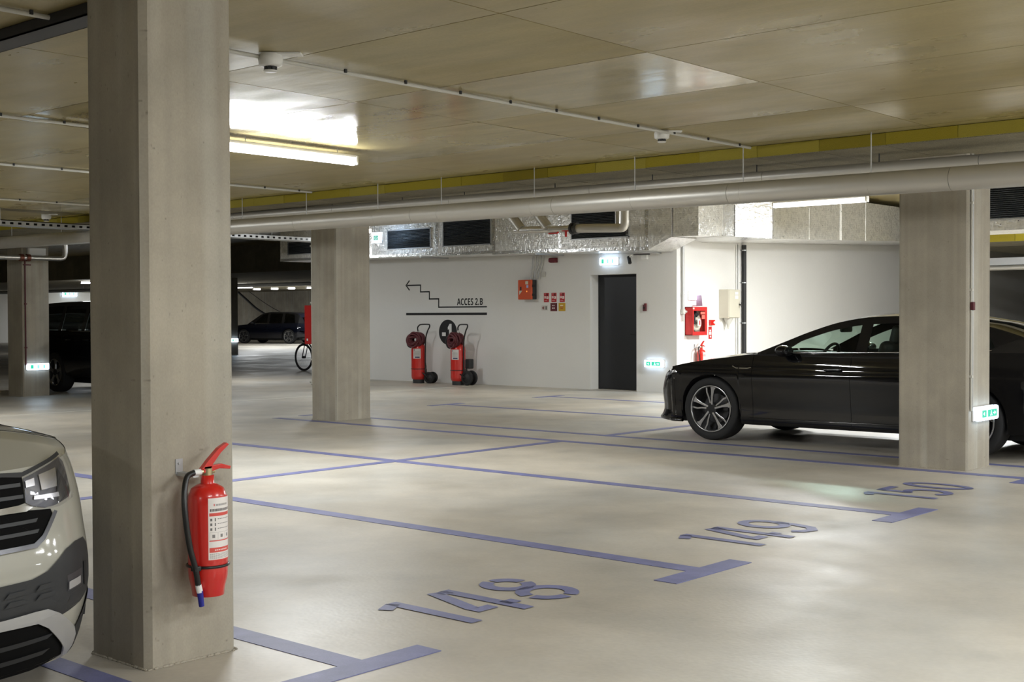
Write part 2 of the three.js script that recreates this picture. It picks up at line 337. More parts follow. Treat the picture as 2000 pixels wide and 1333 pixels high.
// ---- painted lettering on the white wall
const font = await new FontLoader().loadAsync('fonts/droid/droid_sans_bold.typeface.json');
function letters(text, size, sx, x, y, z, mat, parent, name, label) {
  const g = new THREE.ExtrudeGeometry(font.generateShapes(text, size), { depth: 0.002, bevelEnabled: false, curveSegments: 5 });
  g.scale(sx, 1, 1); g.translate(x, y, z);
  return obj(name, g, mat, parent, label);
}
const wl = (x0, x1, y0, y1, d = 0.002) => span(x0, x1, y0, y1, WZ - 0.001, WZ + d);
obj('stair_arrow', [
  wl(-19.2, -18.79, 1.985, 2.012), wl(-18.817, -18.79, 1.845, 2.012), wl(-18.817, -18.535, 1.845, 1.872), wl(-18.562, -18.535, 1.695, 1.872), wl(-18.562, -18.265, 1.695, 1.722),
  wl(-18.292, -18.265, 1.525, 1.722), wl(-18.292, -16.945, 1.525, 1.552),
  move(rotZ(box(0.155, 0.028, 0.003), Math.PI / 4), -19.185, 2.045, WZ + 0.0005), move(rotZ(box(0.155, 0.028, 0.003), -Math.PI / 4), -19.185, 1.952, WZ + 0.0005),
], M.inkBlack, wallFront, 'black painted staircase line ending in a left arrow');
obj('painted_bar', wl(-19.235, -16.945, 1.375, 1.425), M.inkBlack, wallFront, 'thick black painted bar under the stair line');
letters('ACCES 2.B', 0.135, 0.80, -17.76, 1.575, WZ, M.inkBlack, wallFront, 'painted_text', 'black lettering ACCES 2.B');
obj('level_disc', move(ext(circle(0.255, 48), 0.002), -18.02, 1.03, WZ - 0.0005), M.inkBlack, wallFront, 'black painted disc reading -1');
obj('level_number', [move(ext([[-0.165, 0], [-0.06, 0], [-0.06, 0.075], [-0.165, 0.075]], 0.004), -18.02, 0.95, WZ), move(ext([[0, -0.05], [0.07, -0.05], [0.07, 0.27], [0.015, 0.27], [-0.035, 0.2], [-0.035, 0.15], [0, 0.165]], 0.004), -17.985, 0.93, WZ)], M.white, wallFront, 'white -1 on the black disc');

// ---- columns
function column(label, x0, x1, z0, z1, top, ch = 0.018) {
  const w = (x1 - x0) / 2, d = (z1 - z0) / 2;
  const pts = [[-w + ch, -d], [w - ch, -d], [w, -d + ch], [w, d - ch], [w - ch, d], [-w + ch, d], [-w, d - ch], [-w, -d + ch]];
  const o = thing('concrete_column', label, 'column', [(x0 + x1) / 2, 0, (z0 + z1) / 2]);
  const s = new THREE.Shape(pts.map((p) => new THREE.Vector2(p[0], p[1])));
  const g = new THREE.ExtrudeGeometry(s, { depth: top, bevelEnabled: false }); g.rotateX(-Math.PI / 2);
  obj('shaft', metric(g, rnd() * 9, 0, rnd() * 9), M.column, o);
  // rough mortar seam at the foot
  const foot = [], n = 110;
  for (let i = 0; i < n; i++) {
    const t = (i + rnd()) / n * 4, e = Math.floor(t), u = ((t - e) * 2 - 1) * 0.95;
    const px = e === 0 ? u * w : e === 1 ? w : e === 2 ? -u * w : -w, pz = e === 0 ? -d : e === 1 ? u * d : e === 2 ? d : -u * d;
    const g2 = new THREE.IcosahedronGeometry(0.006 + rnd() * 0.007, 0); g2.scale(e % 2 ? 0.9 : 1 + rnd() * 1.6, 0.7, e % 2 ? 1 + rnd() * 1.6 : 0.9); g2.translate(px, 0.002, pz); foot.push(g2);
  }
  obj('mortar_seam', foot, M.column, o);
  return o;
}
column('nearest concrete column with the red fire extinguisher on it', -4.67, -4.26, -3.13, -2.71, H, 0.025);
column('concrete column standing in front of the black car at the right', -4.93, -4.30, -11.33, -10.82, HD + 0.02);
column('concrete column beside the white wall and the wheeled extinguishers', -13.07, -12.58, -11.43, -10.82, HD + 0.02);
column('concrete column at the far left with a glowing exit sign low on it', -21.22, -20.68, -11.28, -10.79, HD + 0.02);
column('distant concrete column at the right edge of the nearest column', -37.75, -37.3, -27.55, -27.15, 2.74);

// ================================================================ LAMPS
function lamp(label, x, y, z, len, alongZ, top, power = 1, group) {
  const o = thing('batten_lamp', label, 'lamp', [x, y, z], alongZ ? Math.PI / 2 : 0, group);
  obj('housing', rbox(len, 0.03, 0.07, 0.008, 0, 0.045, 0), M.pvcWhite, o);
  const s = new THREE.Shape(); s.moveTo(-0.04, 0.03); s.lineTo(0.04, 0.03); s.quadraticCurveTo(0.045, -0.03, 0, -0.034); s.quadraticCurveTo(-0.045, -0.03, -0.04, 0.03);
  const g = new THREE.ExtrudeGeometry(s, { depth: len - 0.05, bevelEnabled: false, curveSegments: 6 }); g.rotateY(Math.PI / 2); g.translate(-(len - 0.05) / 2, 0, 0);
  obj('diffuser', g, M.lamp, o);
  obj('end_cap', rbox(0.025, 0.085, 0.09, 0.008, -len / 2 + 0.012, 0.01, 0), M.pvcWhite, o);
  obj('end_cap', rbox(0.025, 0.085, 0.09, 0.008, len / 2 - 0.012, 0.01, 0), M.pvcWhite, o);
  for (const u of [-0.35, 0.35]) obj('hanger', rod([u * len, 0.05, 0], [u * len, top - y, 0], 0.003, 0.003, 6), M.galv, o);
  const l = new THREE.RectAreaLight(new THREE.Color(0.95, 0.985, 1), LAMP * power, len - 0.06, 0.08);
  l.position.set(0, -0.04, 0); l.rotation.x = -Math.PI / 2; l.castShadow = true; o.add(l);
  for (const sd of [1, -1]) {           // the diffuser's two long sides
    const q = new THREE.RectAreaLight(new THREE.Color(0.95, 0.985, 1), LAMP * power * 0.3, len - 0.06, 0.055);
    q.position.set(0, 0, sd * 0.046); q.rotation.order = 'YXZ'; q.rotation.x = -0.42; if (sd > 0) q.rotation.y = Math.PI; q.castShadow = true; o.add(q);
  }
  return o;
}
lamp('bright linear lamp under the ceiling right of the nearest column', -8.62, 2.745, -6.95, 1.42, true, H, 1.45);
lamp('linear lamp hanging before the silver duct at the right', -8.97, 3.0, -17.0, 1.52, false, HH, 1.9);
const AISLE = 'lamps over the right aisle outside the picture', LEFT = 'lamps over the left aisle left of the picture';
for (const [x, z, p] of [[-2.6, 4.2, 0.7], [-0.4, -1.6, 0.8], [-0.4, -5.2, 0.9], [-0.4, -8.7, 0.7], [4.2, -3.4, 1.9], [4.2, -7.6, 1.5]]) lamp('linear lamp over the right aisle outside the picture', x, 2.745, z, 1.42, true, H, p, AISLE);
for (const [x, z, p] of [[-0.6, -14.2, 1.2], [-0.6, -20.6, 1.1], [4.2, -15, 1]]) lamp('linear lamp over the back aisle right of the picture', x, 2.85, z, 1.42, true, HH, p, 'lamps over the back aisle right of the picture');
lamp('linear lamp over the left aisle hidden by the nearest column', -22.2, 2.85, -15.2, 1.42, true, HH, 0.75);
lamp('linear lamp near the far wall hidden behind the column beside the white wall', -48.5, 2.62, -41, 1.42, true, 2.74, 1.5);
lamp('linear lamp near the far wall hidden behind the nearest column', -62.5, 2.62, -38, 1.42, true, 2.74, 1.5);
lamp('linear lamp hidden behind the column beside the white wall', -16.6, 2.85, -14.6, 1.0, true, HH, 0.8);
lamp('linear lamp under the insulated drop right of the picture', -0.2, 2.64, -11.2, 1.42, true, HD, 1.1);
for (const z of [-1.6, -4.4, -6.8]) lamp('linear lamp over the left aisle left of the picture', -16.6, 2.745, z, 1.42, true, H, 0.9, LEFT);
lamp('linear lamp of the back zone hidden by the right column', -7.95, 2.95, -19.6, 1.3, false, HH, 5.5);
const FAR = 'tiny lamps over the far parked car';
for (const [x, z] of [[-47.6, -36.2], [-46.3, -36.2], [-45.1, -36.2], [-43.8, -36.2]]) lamp({ '-47.6': 'leftmost', '-46.3': 'second', '-45.1': 'third', '-43.8': 'rightmost' }[x] + ' of the tiny lamps in the row above the far parked car', x, 2.62, z, 0.42, true, 2.74, 2.2, FAR);
lamp('longer tiny lamp left of the row above the far parked car', -44.2, 2.6, -33, 1.2, false, 2.74, 0.8);
lamp('tiny bright lamp above the black off-roader', -43.9, 2.66, -25.5, 0.6, true, 2.74, 0.9);

// ---- illuminated exit signs
function exitTexture(kind) {
  const c = document.createElement('canvas'); c.width = 256; c.height = 96; const x = c.getContext('2d');
  x.fillStyle = '#f2fdff'; x.fillRect(0, 0, 256, 96);
  x.fillStyle = '#12b48c';
  const man = (u) => { x.beginPath(); x.arc(u + 14, 24, 7, 0, 7); x.fill(); x.lineWidth = 8; x.strokeStyle = '#f2fdff'; };
  if (kind === 'plain') { x.fillRect(26, 18, 34, 60); x.globalAlpha = 0.45; x.fillRect(112, 22, 22, 54); x.fillRect(190, 22, 22, 54); x.globalAlpha = 1; }
  else {
    x.fillRect(24, 20, 60, 56); x.fillRect(104, 20, 128, 56); x.fillStyle = '#f2fdff';
    x.beginPath(); x.arc(152, 32, 6, 0, 7); x.fill(); x.fillRect(144, 38, 14, 22); x.fillRect(138, 56, 10, 14); x.fillRect(156, 56, 12, 12);
    x.beginPath(); x.moveTo(222, 48); x.lineTo(196, 30); x.lineTo(196, 66); x.fill(); x.fillRect(176, 43, 24, 10);
    x.beginPath(); x.moveTo(36, 48); x.lineTo(62, 30); x.lineTo(62, 66); x.fill();
  }
  const t = new THREE.CanvasTexture(c); t.colorSpace = THREE.SRGBColorSpace; return t;
}
const exitMats = {};
function faceMat(kind, k) {
  const key = kind + k;
  if (!exitMats[key]) { const t = exitTexture(kind); exitMats[key] = std({ color: rgb(0.1, 0.1, 0.1), emissive: rgb(0.82, 0.94, 1), emissiveMap: t, emissiveIntensity: k, roughness: 0.4 }); }
  return exitMats[key];
}
const exitGlow = std({ color: rgb(0.6, 0.7, 0.8), emissive: rgb(0.62, 0.78, 1), emissiveIntensity: 5.0, roughness: 0.4 });
function exitSign(label, [x, y, z], turn, w, h, kind, glow = 1) {      // faces local +z, back at the wall
  const o = thing('exit_sign', label, 'exit sign', [x, y, z], turn);
  obj('back_plate', rbox(w, h, 0.018, 0.006, 0, 0, 0.009), M.pvcWhite, o);
  obj('light_body', rbox(w, h, 0.05, 0.02, 0, 0, 0.045), exitGlow, o);
  const f = new THREE.PlaneGeometry(w * 0.9, h * 0.84); f.translate(0, 0, 0.0715);
  obj('pictogram_face', f, faceMat(kind, 1.7), o, 'green and white escape pictograms');
  const l = new THREE.RectAreaLight(new THREE.Color(0.6, 0.8, 1), 4 * glow, w, h); l.position.set(0, 0, 0.075); l.rotation.y = Math.PI; l.castShadow = true; o.add(l);
  return o;
}
exitSign('glowing exit sign above the black door', [-13.91, 2.34, WZ], 0, 0.40, 0.14, 'plain', 1);
exitSign('glowing exit sign low on the white wall between door and black car', [-12.92, 0.505, WZ], 0, 0.40, 0.13, 'arrow', 1);
exitSign('glowing exit sign low on the column before the black car', [-4.30, 0.49, -11.135], Math.PI / 2, 0.46, 0.125, 'arrow', 0.6);
exitSign('glowing exit sign low on the far left column', [-20.68, 0.51, -11.035], Math.PI / 2, 0.40, 0.115, 'plain', 1.6);
{
  const o = thing('exit_sign', 'trapezoid exit sign glowing blue before the louvred duct grille', 'exit sign', [-18.86, 2.93, -17.32], 0);
  obj('light_body', move(ext([[-0.10, -0.10], [0.10, -0.10], [0.125, 0.10], [-0.125, 0.10]], 0.05, 0.006), 0, 0, -0.025), exitGlow, o);
  const f = new THREE.PlaneGeometry(0.15, 0.13); f.translate(0, -0.005, 0.0325);
  obj('pictogram_face', f, faceMat('arrow', 1.1), o, 'green and white escape pictogram');
  obj('hanger', [rod([-0.07, 0.1, 0], [-0.07, HH - 2.93, 0], 0.004, 0.004, 6), rod([0.07, 0.1, 0], [0.07, HH - 2.93, 0], 0.004, 0.004, 6)], M.galv, o);
  const l = new THREE.PointLight(new THREE.Color(0.5, 0.72, 1), 0.5, 0, 2); l.position.set(0.17, 0.02, -0.06); l.castShadow = true; o.add(l);
}
exitSign('tiny glowing exit sign on the distant column beside the nearest one', [-37.3, 0.52, -27.36], Math.PI / 2, 0.3, 0.13, 'plain', 1);
exitSign('tiny glowing exit sign above the black off-roader roof', [-65.99, 2.7, -37.2], Math.PI / 2, 0.9, 0.35, 'plain', 6);

// ================================================================ PIPES UNDER THE CEILING
{
  const yl = (x) => 2.415 + (-3.45 - x) * 0.0078, yu = (x) => 2.607 + (-3.61 - x) * 0.008;
  const a = thing('insulated_pipe', 'thick silver insulated pipe running across under the yellow-edged ceiling', 'pipe', [-12, 0, -9.75]);
  const segs = []; for (let x = -34; x < 4; x += 2) segs.push([x, x + 2]);
  for (const [p, q] of segs) obj('cladding', rod([p + 12 + 0.002, yl(p), 0], [q + 12 - 0.002, yl(q), 0], 0.094, 0.094, 40), M.clad, a);
  const b = thing('insulated_pipe', 'thinner silver insulated pipe behind and above the thick one', 'pipe', [-12, 0, -10.32]);
  for (const [p, q] of segs) if (p >= -16.5) obj('cladding', rod([p + 12 + 0.002, yu(p), 0], [q + 12 - 0.002, yu(q), 0], 0.055, 0.055, 32), M.clad, b);
  for (const x of [-4.68, -5.88, -7.05, -8.29, -9.6, -10.6, -11.85, -13.1, -14.5, -16, -17.5, -19, -20.5, -3.2]) {
    const c = x + 12;
    obj('hanger_rod', rod([c, yl(x) + 0.09, 0.0], [c, H, 0.0], 0.005, 0.005, 6), M.zinc, a);
    obj('pipe_clamp', rod([c - 0.008, yl(x), 0], [c + 0.008, yl(x), 0], 0.0955, 0.0955, 32), M.clad, a);
    if (x > -14) obj('hanger_rod', rod([c - 0.2, yu(x), 0.0], [c - 0.2, HD, 0.0], 0.005, 0.005, 6), M.dark, b);
  }
}
// conduits along the slab with clamps
function conduit(label, x, z0, z1, r = 0.0125) {
  const o = thing('ceiling_conduit', label, 'conduit', [x, H - 0.02, (z0 + z1) / 2]);
  const c = (z0 + z1) / 2; obj('tube', rod([0, 0, z0 - c], [0, 0, z1 - c], r, r, 10), M.pvc, o);
  for (let z = Math.min(z0, z1) + 0.2; z < Math.max(z0, z1); z += 0.5) obj('clamp', box(0.012, 0.022, 0.016, 0.016, 0.006, z - c), M.dark, o);
  return o;
}
conduit('pale conduit carrying both smoke detectors across the ceiling', -5.84, 2, -9.8);
conduit('pale conduit on the ceiling leading to the bright lamp', -8.93, 2, -6.2);
conduit('pale conduit on the ceiling beyond the bright lamp', -11.75, 2, -9.75);
conduit('pale conduit on the ceiling far to the left', -15.2, 2, -9.6);
function detector(label, x, z, s = 1) {
  const o = thing('smoke_detector', label, 'detector', [x, H, z], 0.7);
  obj('base_plate', rbox(0.24 * s, 0.012, 0.085 * s, 0.004, 0.06 * s, -0.006, 0), M.pvcWhite, o);
  obj('body', lathe([[0, -0.075 * s], [0.05 * s, -0.075 * s], [0.066 * s, -0.066 * s], [0.07 * s, -0.03 * s], [0.062 * s, -0.006]], 32), M.pvcWhite, o);
  obj('chamber', [lathe([[0, -0.105 * s], [0.034 * s, -0.105 * s], [0.04 * s, -0.1 * s], [0.04 * s, -0.096 * s], [0, -0.096 * s]], 24)], M.pvcWhite, o);
  for (let i = 0; i < 8; i++) obj('vent_rib', move(rotY(box(0.006 * s, 0.022 * s, 0.02 * s, 0.032 * s, 0, 0), i * Math.PI / 4), 0, -0.085 * s, 0), M.dark, o);
}
detector('white smoke detector on the ceiling near the nearest column', -5.80, -4.52, 1);
detector('white smoke detector on the ceiling further back by the yellow edge', -5.90, -8.53, 0.9);
detector('small white smoke detector on the ceiling at the far left', -17.2, -9.35, 1);
{
  const o = thing('cable_channel', 'dark metal cable channel on the ceiling at the top left', 'cable channel', [-7, H - 0.003, -3.27]);
  obj('channel', [span(-6, 6, -0.06, -0.052, -0.07, 0.07), span(-6, 6, -0.06, 0, -0.07, -0.064), span(-6, 6, -0.06, 0, 0.064, 0.07)], M.dark, o);
}
{
  const o = thing('cable_tray', 'perforated galvanised cable tray hanging at the left', 'cable tray', [-16.85, 2.625, -9]);
  const holes = []; for (let z = -5.4; z < 5.3; z += 0.115) holes.push([[z, 0.014], [z + 0.05, 0.014], [z + 0.05, 0.044], [z, 0.044]]);
  const side = () => rotY(ext([[-5.5, 0], [5.5, 0], [5.5, 0.06], [-5.5, 0.06]], 0.003, 0, holes), Math.PI / 2);
  obj('side_rail', move(side(), 0.15, 0, 0), M.galv, o); obj('side_rail', move(side(), -0.15, 0, 0), M.galv, o);
  obj('tray_floor', span(-0.15, 0.15, 0, 0.003, -5.5, 5.5), M.galv, o);
  for (const z of [-4, -1.7, 0.6, 3]) for (const x of [-0.17, 0.17]) obj('hanger_rod', rod([x, 0, z], [x, (z < -0.8 ? HD : H) - 2.625 + (z < -3.6 ? 0.9 : 0), z], 0.004, 0.004, 6), M.zinc, o);
  obj('cable_bundle', [tube([[0.05, 0.035, -5.4], [0.06, 0.035, -2], [0.03, 0.05, -1.2], [0.05, 0.05, 1], [0.04, 0.05, 5.4]], 0.03, 60), tube([[-0.05, 0.04, -5.4], [-0.02, 0.045, 0], [-0.06, 0.04, 5.4]], 0.025, 50)], M.black, o, 'black cables lying in the tray');
}
{
  const o = thing('steel_pipe', 'bright steel pipe with elbow and dark couplings at the far left column', 'pipe', [-20.4, 2.37, -10.8]);
  obj('run', rod([0, 0, 1.4], [0, 0, -0.52], 0.042, 0.042, 24), M.steel, o);
  obj('elbow', tube([[0, 0, -0.5], [0, 0.008, -0.575], [0, 0.04, -0.615], [0, 0.1, -0.63]], 0.042, 20, 20), M.steel, o);
  obj('riser', rod([0, 0.09, -0.63], [0, HD - 2.37, -0.63], 0.042, 0.042, 24), M.steel, o);
  for (const z of [0.02, 0.14]) obj('coupling', rod([0, 0, z], [0, 0, z + 0.06], 0.062, 0.062, 20), M.copper, o);
  obj('valve_lever', [rod([0, -0.05, 0.1], [0, -0.12, 0.1], 0.008), rod([0, -0.12, 0.14], [0, -0.12, 0.0], 0.01)], M.maroon, o);
}
{
  const o = thing('junction_enclosure', 'small bright white enclosure at the top of the far left column', 'box', [-20.66, 2.49, -11.02], Math.PI / 2);
  obj('body', rbox(0.32, 0.125, 0.08, 0.008, 0, 0, 0.03), M.white, o); obj('lid', rbox(0.3, 0.105, 0.012, 0.004, 0, 0, 0.074), M.white, o);
}
// cable runs on columns
function surfaceConduit(label, x, z, y0, y1, mat = M.pvc, r = 0.011, foot) {
  const o = thing('column_conduit', label, 'conduit', [x, 0, z]);
  obj('tube', foot ? tube([[0, y1, 0], [0, (y0 + y1) / 2, 0], [0, y0 + 0.05, 0], [foot[0] * 0.4, y0 + 0.01, foot[1] * 0.4], [foot[0], y0, foot[1]]], r, 60) : rod([0, y0, 0], [0, y1, 0], r, r, 10), mat, o);
  for (let y = y0 + 0.3; y < y1; y += 0.75) obj('clip', box(r * 3.2, 0.022, r * 3.2, 0, y, 0), mat, o);
  return o;
}
surfaceConduit('pale conduit down the edge of the column beside the white wall', -13.082, -10.85, 0.49, HD, M.pvc, 0.012, [-0.05, 0.0]);
surfaceConduit('dark thin cable down to the exit sign on the far left column', -20.668, -10.835, 0.54, 2.4, M.maroon, 0.012);
{
  const o = surfaceConduit('twin thin cables down the column before the black car', -4.288, -10.865, 0.52, HD, M.pvc, 0.009);
  obj('second_tube', rod([0.002, 0.52, -0.028], [0.002, HD, -0.028], 0.007, 0.007, 8), M.zinc, o);
  obj('junction_box', rbox(0.03, 0.07, 0.04, 0.004, 0.008, 1.43, -0.01), M.maroon, o, 'small dark junction box');
}

// ================================================================ FOIL-FACED AIR DUCTS
function hex(a, b) {           // a, b: quads of 4 points (front-bottom, front-top, back-top, back-bottom) at two ends
  const P = [...a, ...b].map((p) => V(...p)), f = [[0, 4, 5, 1], [1, 5, 6, 2], [2, 6, 7, 3], [3, 7, 4, 0], [0, 1, 2, 3], [7, 6, 5, 4]], pos = [];
  for (const [i, j, k, l] of f) for (const n of [i, j, k, i, k, l]) pos.push(P[n].x, P[n].y, P[n].z);
  const g = new THREE.BufferGeometry(); g.setAttribute('position', new THREE.Float32BufferAttribute(pos, 3)); g.computeVertexNormals(); return metric(g);
}
function grille(o, x0, x1, y0, y1, zf) {     // louvred grille on a face at z = zf looking to +z
  const g = new THREE.Group(); g.name = 'louvre_grille'; o.add(g);
  const t = 0.02; g.userData.label = 'dark louvred air grille';
  obj('grille_frame', [span(x0, x1, y0, y0 + t, zf, zf + 0.02), span(x0, x1, y1 - t, y1, zf, zf + 0.02), span(x0, x0 + t, y0, y1, zf, zf + 0.02), span(x1 - t, x1, y0, y1, zf, zf + 0.02)], M.galv, g);
  obj('grille_back', span(x0 + t, x1 - t, y0 + t, y1 - t, zf, zf + 0.003), M.black, g);
  const sl = move(rotX(box(x1 - x0 - 2 * t, 0.003, 0.026), 0.6), (x0 + x1) / 2, 0, zf + 0.017);
  for (let y = y0 + t + 0.014; y < y1 - t - 0.005; y += 0.027) { const m = obj('louvre_slat', sl, M.zincDark, g); m.position.y = y; }
}
M.zincDark = std({ color: rgb(0.10, 0.115, 0.13), metalness: 0.6, roughness: 0.35 });
{
  // run along the front wall
  const o = thing('foil_air_duct', 'long silver foil-wrapped air duct above the white wall and door', 'duct', [-17, 2.5, -18.1]);
  const yb = (x) => tab([[-22.4, 2.575], [-19.4, 2.56], [-15.6, 2.51], [-12.6, 2.465]])(x) - 2.5;
  const zf = 0.4, zb = -0.36, top = 0.82;
  const cuts = [-22.42, -19.45, -17.55, -16.05, -14.45, -12.95, -12.55];
  for (let i = 0; i < cuts.length - 1; i++) {
    const a = cuts[i] + 17 + 0.004, b = cuts[i + 1] + 17 - 0.004, ya = yb(cuts[i]), y2 = yb(cuts[i + 1]);
    obj('duct_section', hex([[a, ya, zf], [a, top, zf], [a, top, zb], [a, ya, zb]], [[b, y2, zf], [b, top, zf], [b, top, zb], [b, y2, zb]]), M.foil, o);
    obj('foil_tape', [span(b - 0.035, b + 0.04, y2 - 0.004, top, zf - 0.01, zf + 0.006), span(a, b, ya - 0.003, ya + 0.05, zf - 0.01, zf + 0.008)], M.foilFlat, o);
  }
  // chamfered end that rises to the side run
  obj('duct_section', hex([[4.45, yb(-12.55), zf], [4.45, top, zf], [4.45, top, zb], [4.45, yb(-12.55), zb]], [[4.95, 0.165, zf], [4.95, top, zf], [4.95, top, zb], [4.95, 0.165, zb]]), M.foil, o);
  grille(o, -18.96 + 17, -17.71 + 17, 0.2, 0.6, zf); grille(o, -17.38 + 17, -16.11 + 17, 0.2, 0.7, zf); grille(o, -14.19 + 17, -12.91 + 17, 0.2, 0.72, zf); grille(o, -22.15 + 17, -21.2 + 17, 0.2, 0.5, zf);
  for (const x of [-21, -18, -15, -12.8]) { obj('hanger_rod', rod([x + 17, top, zf - 0.1], [x + 17, 1.09, zf - 0.1], 0.005, 0.005, 6), M.galv, o); obj('support_bracket', span(x + 16.98, x + 17.02, yb(x) - 0.03, yb(x), zb, zf + 0.02), M.galv, o); }
}
{
  // run along the side wall, rising to the back
  const o = thing('foil_air_duct', 'crinkled silver foil duct behind the right hanging lamp', 'duct', [-11.98, 2.6, -20]);
  const yb = (z, f) => 1.36 + (2.635 + (-16.9 - z) * 0.034 - 1.36) * (1 - (f - 0.48) * 0.0857) - 2.6, top = 0.9;
  // [z, z, face at each end, back]: a flat start, a slanted step out, then the long run
  const runs = [[-17.72, -18.47, 0.445, 0.445, -0.05], [-18.47, -18.78, 0.48, 0.48, -0.47], [-18.78, -19.22, 0.5, 0.96, -0.47], [-19.22, -20.5, 0.98, 0.98, -0.47], [-20.5, -21.7, 0.965, 0.965, -0.47], [-21.7, -22.7, 0.985, 0.985, -0.47], [-22.7, -24.3, 0.97, 0.97, -0.47], [-24.3, -26.5, 0.98, 0.98, -0.47], [-26.5, -29, 0.97, 0.97, -0.47]];
  runs.forEach(([z0, z1, f0, f1, bk], i) => {
    const a = z0 + 20 - 0.004, b = z1 + 20 + 0.004, ya = yb(z0, f0), y1 = yb(z1, f1);
    obj('duct_section', hex([[f0, ya, a], [f0, top, a], [bk, top, a], [bk, ya, a]], [[f1, y1, b], [f1, top, b], [bk, top, b], [bk, y1, b]]), i === 1 || i === 2 ? M.foilFlat : M.foil, o);
    if (i > 2 || i === 0) obj('foil_tape', span(f1 - 0.02, f1 + 0.006, y1 - 0.004, top, b - 0.02, b + 0.02), M.foil, o);
  });
}
{
  const o = thing('foil_air_duct', 'foil duct with louvred grille right of the column before the car', 'duct', [-5, 2.5, -17.8]);
  obj('duct_section', span(-2.3, 3, 0, 0.9, -0.5, 0.4), M.foil, o); obj('duct_section', span(3.01, 8, 0, 0.9, -0.5, 0.4), M.foil, o);
  grille(o, -1.95, 0.4, 0.14, 0.66, 0.4);
  for (const x of [-2, 1, 4]) obj('support_bracket', rod([x, 0.9, 0], [x, 1.1, 0], 0.005, 0.005, 6), M.galv, o);
}
{
  const o = thing('foil_air_duct', 'low silver pipe and tray under the far yellow edge at the right', 'duct', [-9, 2.36, -26.2]);
  obj('duct_section', span(-1.2, 3, 0, 0.15, -0.1, 0.1), M.galv, o); obj('cladding', rod([-1.2, -0.06, 0.12], [3, -0.06, 0.12], 0.05, 0.05, 16), M.clad, o);
  for (const x of [-1, 0.5, 2]) obj('hanger_rod', rod([x, 0.15, 0], [x, 0.38, 0], 0.005, 0.005, 6), M.zinc, o);
}
{
  const o = thing('valve_pipework', 'steel pipework with branch stubs and red valve handles before the duct', 'pipe', [-13.2, 2.8, -16.5]);
  obj('main_pipe', rod([-0.55, 0.01, 0], [0.1, 0.0, 0], 0.055, 0.055, 24), M.steel, o);
  obj('thick_pipe', rod([0.1, 0, 0], [0.98, -0.035, 0], 0.072, 0.072, 28), M.clad, o);
  obj('elbow', tube([[0.95, -0.035, 0], [1.03, -0.03, 0], [1.07, 0.02, 0], [1.075, 0.1, 0]], 0.07, 20, 20), M.clad, o);
  obj('riser', rod([1.075, 0.08, 0], [1.075, HH - 2.81, 0], 0.066, 0.066, 24), M.clad, o);
  obj('riser', rod([0.86, 0.02, -0.1], [0.86, HH - 2.81, -0.1], 0.05, 0.05, 24), M.steel, o);
  for (const x of [-1.15, -0.55]) obj('branch_stub', rod([x - 0.22, 0.3, 0], [x + 0.02, 0.04, 0], 0.085, 0.085, 24), M.clad, o);
  obj('main_pipe', rod([-1.25, 0.03, 0], [-0.5, 0.015, 0], 0.06, 0.06, 24), M.steel, o);
  obj('riser', rod([-1.37, 0.3, 0], [-1.37, HH - 2.81, 0], 0.085, 0.085, 20), M.clad, o); obj('riser', rod([-0.77, 0.3, 0], [-0.77, HH - 2.81, 0], 0.085, 0.085, 20), M.clad, o);
  for (const x of [-0.02, 0.07]) obj('flange', rod([x, 0, 0], [x + 0.035, 0, 0], 0.098, 0.098, 20), M.dark, o);
  obj('valve_handle', [rod([-0.5, -0.06, 0.02], [-0.32, -0.06, 0.02], 0.012), rod([-0.32, -0.06, 0.02], [-0.22, 0.01, 0.02], 0.016), rod([-0.12, 0.0, 0.03], [-0.12, -0.13, 0.03], 0.02), rod([-0.2, -0.02, 0.03], [0, -0.03, 0.03], 0.018)], M.redMatt, o, 'red lever handle');
}

// ================================================================ FIRE GEAR AND FITTINGS
function canvasMat(w, h, draw, rough = 0.5) {
  const c = document.createElement('canvas'); c.width = w; c.height = h; draw(c.getContext('2d'), w, h);
  const t = new THREE.CanvasTexture(c); t.colorSpace = THREE.SRGBColorSpace; return std({ map: t, roughness: rough });
}
const labelMat = canvasMat(256, 400, (x, w, h) => {
  x.fillStyle = '#d33a34'; x.fillRect(0, 0, w, h); x.fillStyle = '#e8e2de'; x.fillRect(6, 6, w - 12, h - 12);
  x.fillStyle = '#8a8584'; x.font = 'bold 26px sans-serif'; for (let i = 0; i < 11; i++) x.fillRect(70 + i * 12, 44, 8, 12);
  x.fillStyle = '#c43a36'; x.fillRect(52, 42, 8, 14);
  x.fillStyle = '#5b5657'; for (let i = 0; i < 17; i++) x.fillRect(20 + i * 13, 74, 10, 16);
  x.fillStyle = '#d8544c'; x.fillRect(14, 100, w - 28, 20);
  x.fillStyle = '#6a6766'; for (let i = 0; i < 3; i++) { x.fillRect(22, 134 + i * 30, 16, 16); x.fillRect(60, 132 + i * 30, 10, 20); for (let j = 0; j < 8; j++) x.fillRect(86 + j * 18, 136 + i * 30, 13, 4); }
  x.strokeStyle = '#8b8786'; for (let i = 0; i < 3; i++) { x.strokeRect(18 + i * 74, 222, 66, 48); x.fillStyle = '#837f7e'; x.fillRect(38 + i * 74, 236, 24, 20); }
  x.fillStyle = '#d8544c'; x.fillRect(14, 272, w - 28, 6); x.fillRect(14, 318, w - 28, 30);
  x.fillStyle = '#efe9e6'; for (let j = 0; j < 8; j++) x.fillRect(60 + j * 17, 330, 12, 7);
  x.fillStyle = '#8f8a88'; for (let i = 0; i < 5; i++) for (let j = 0; j < 14; j++) x.fillRect(18 + j * 16, 356 + i * 7, 12, 3);
}, 0.35);
labelMat.color = rgb(1, 1, 1);
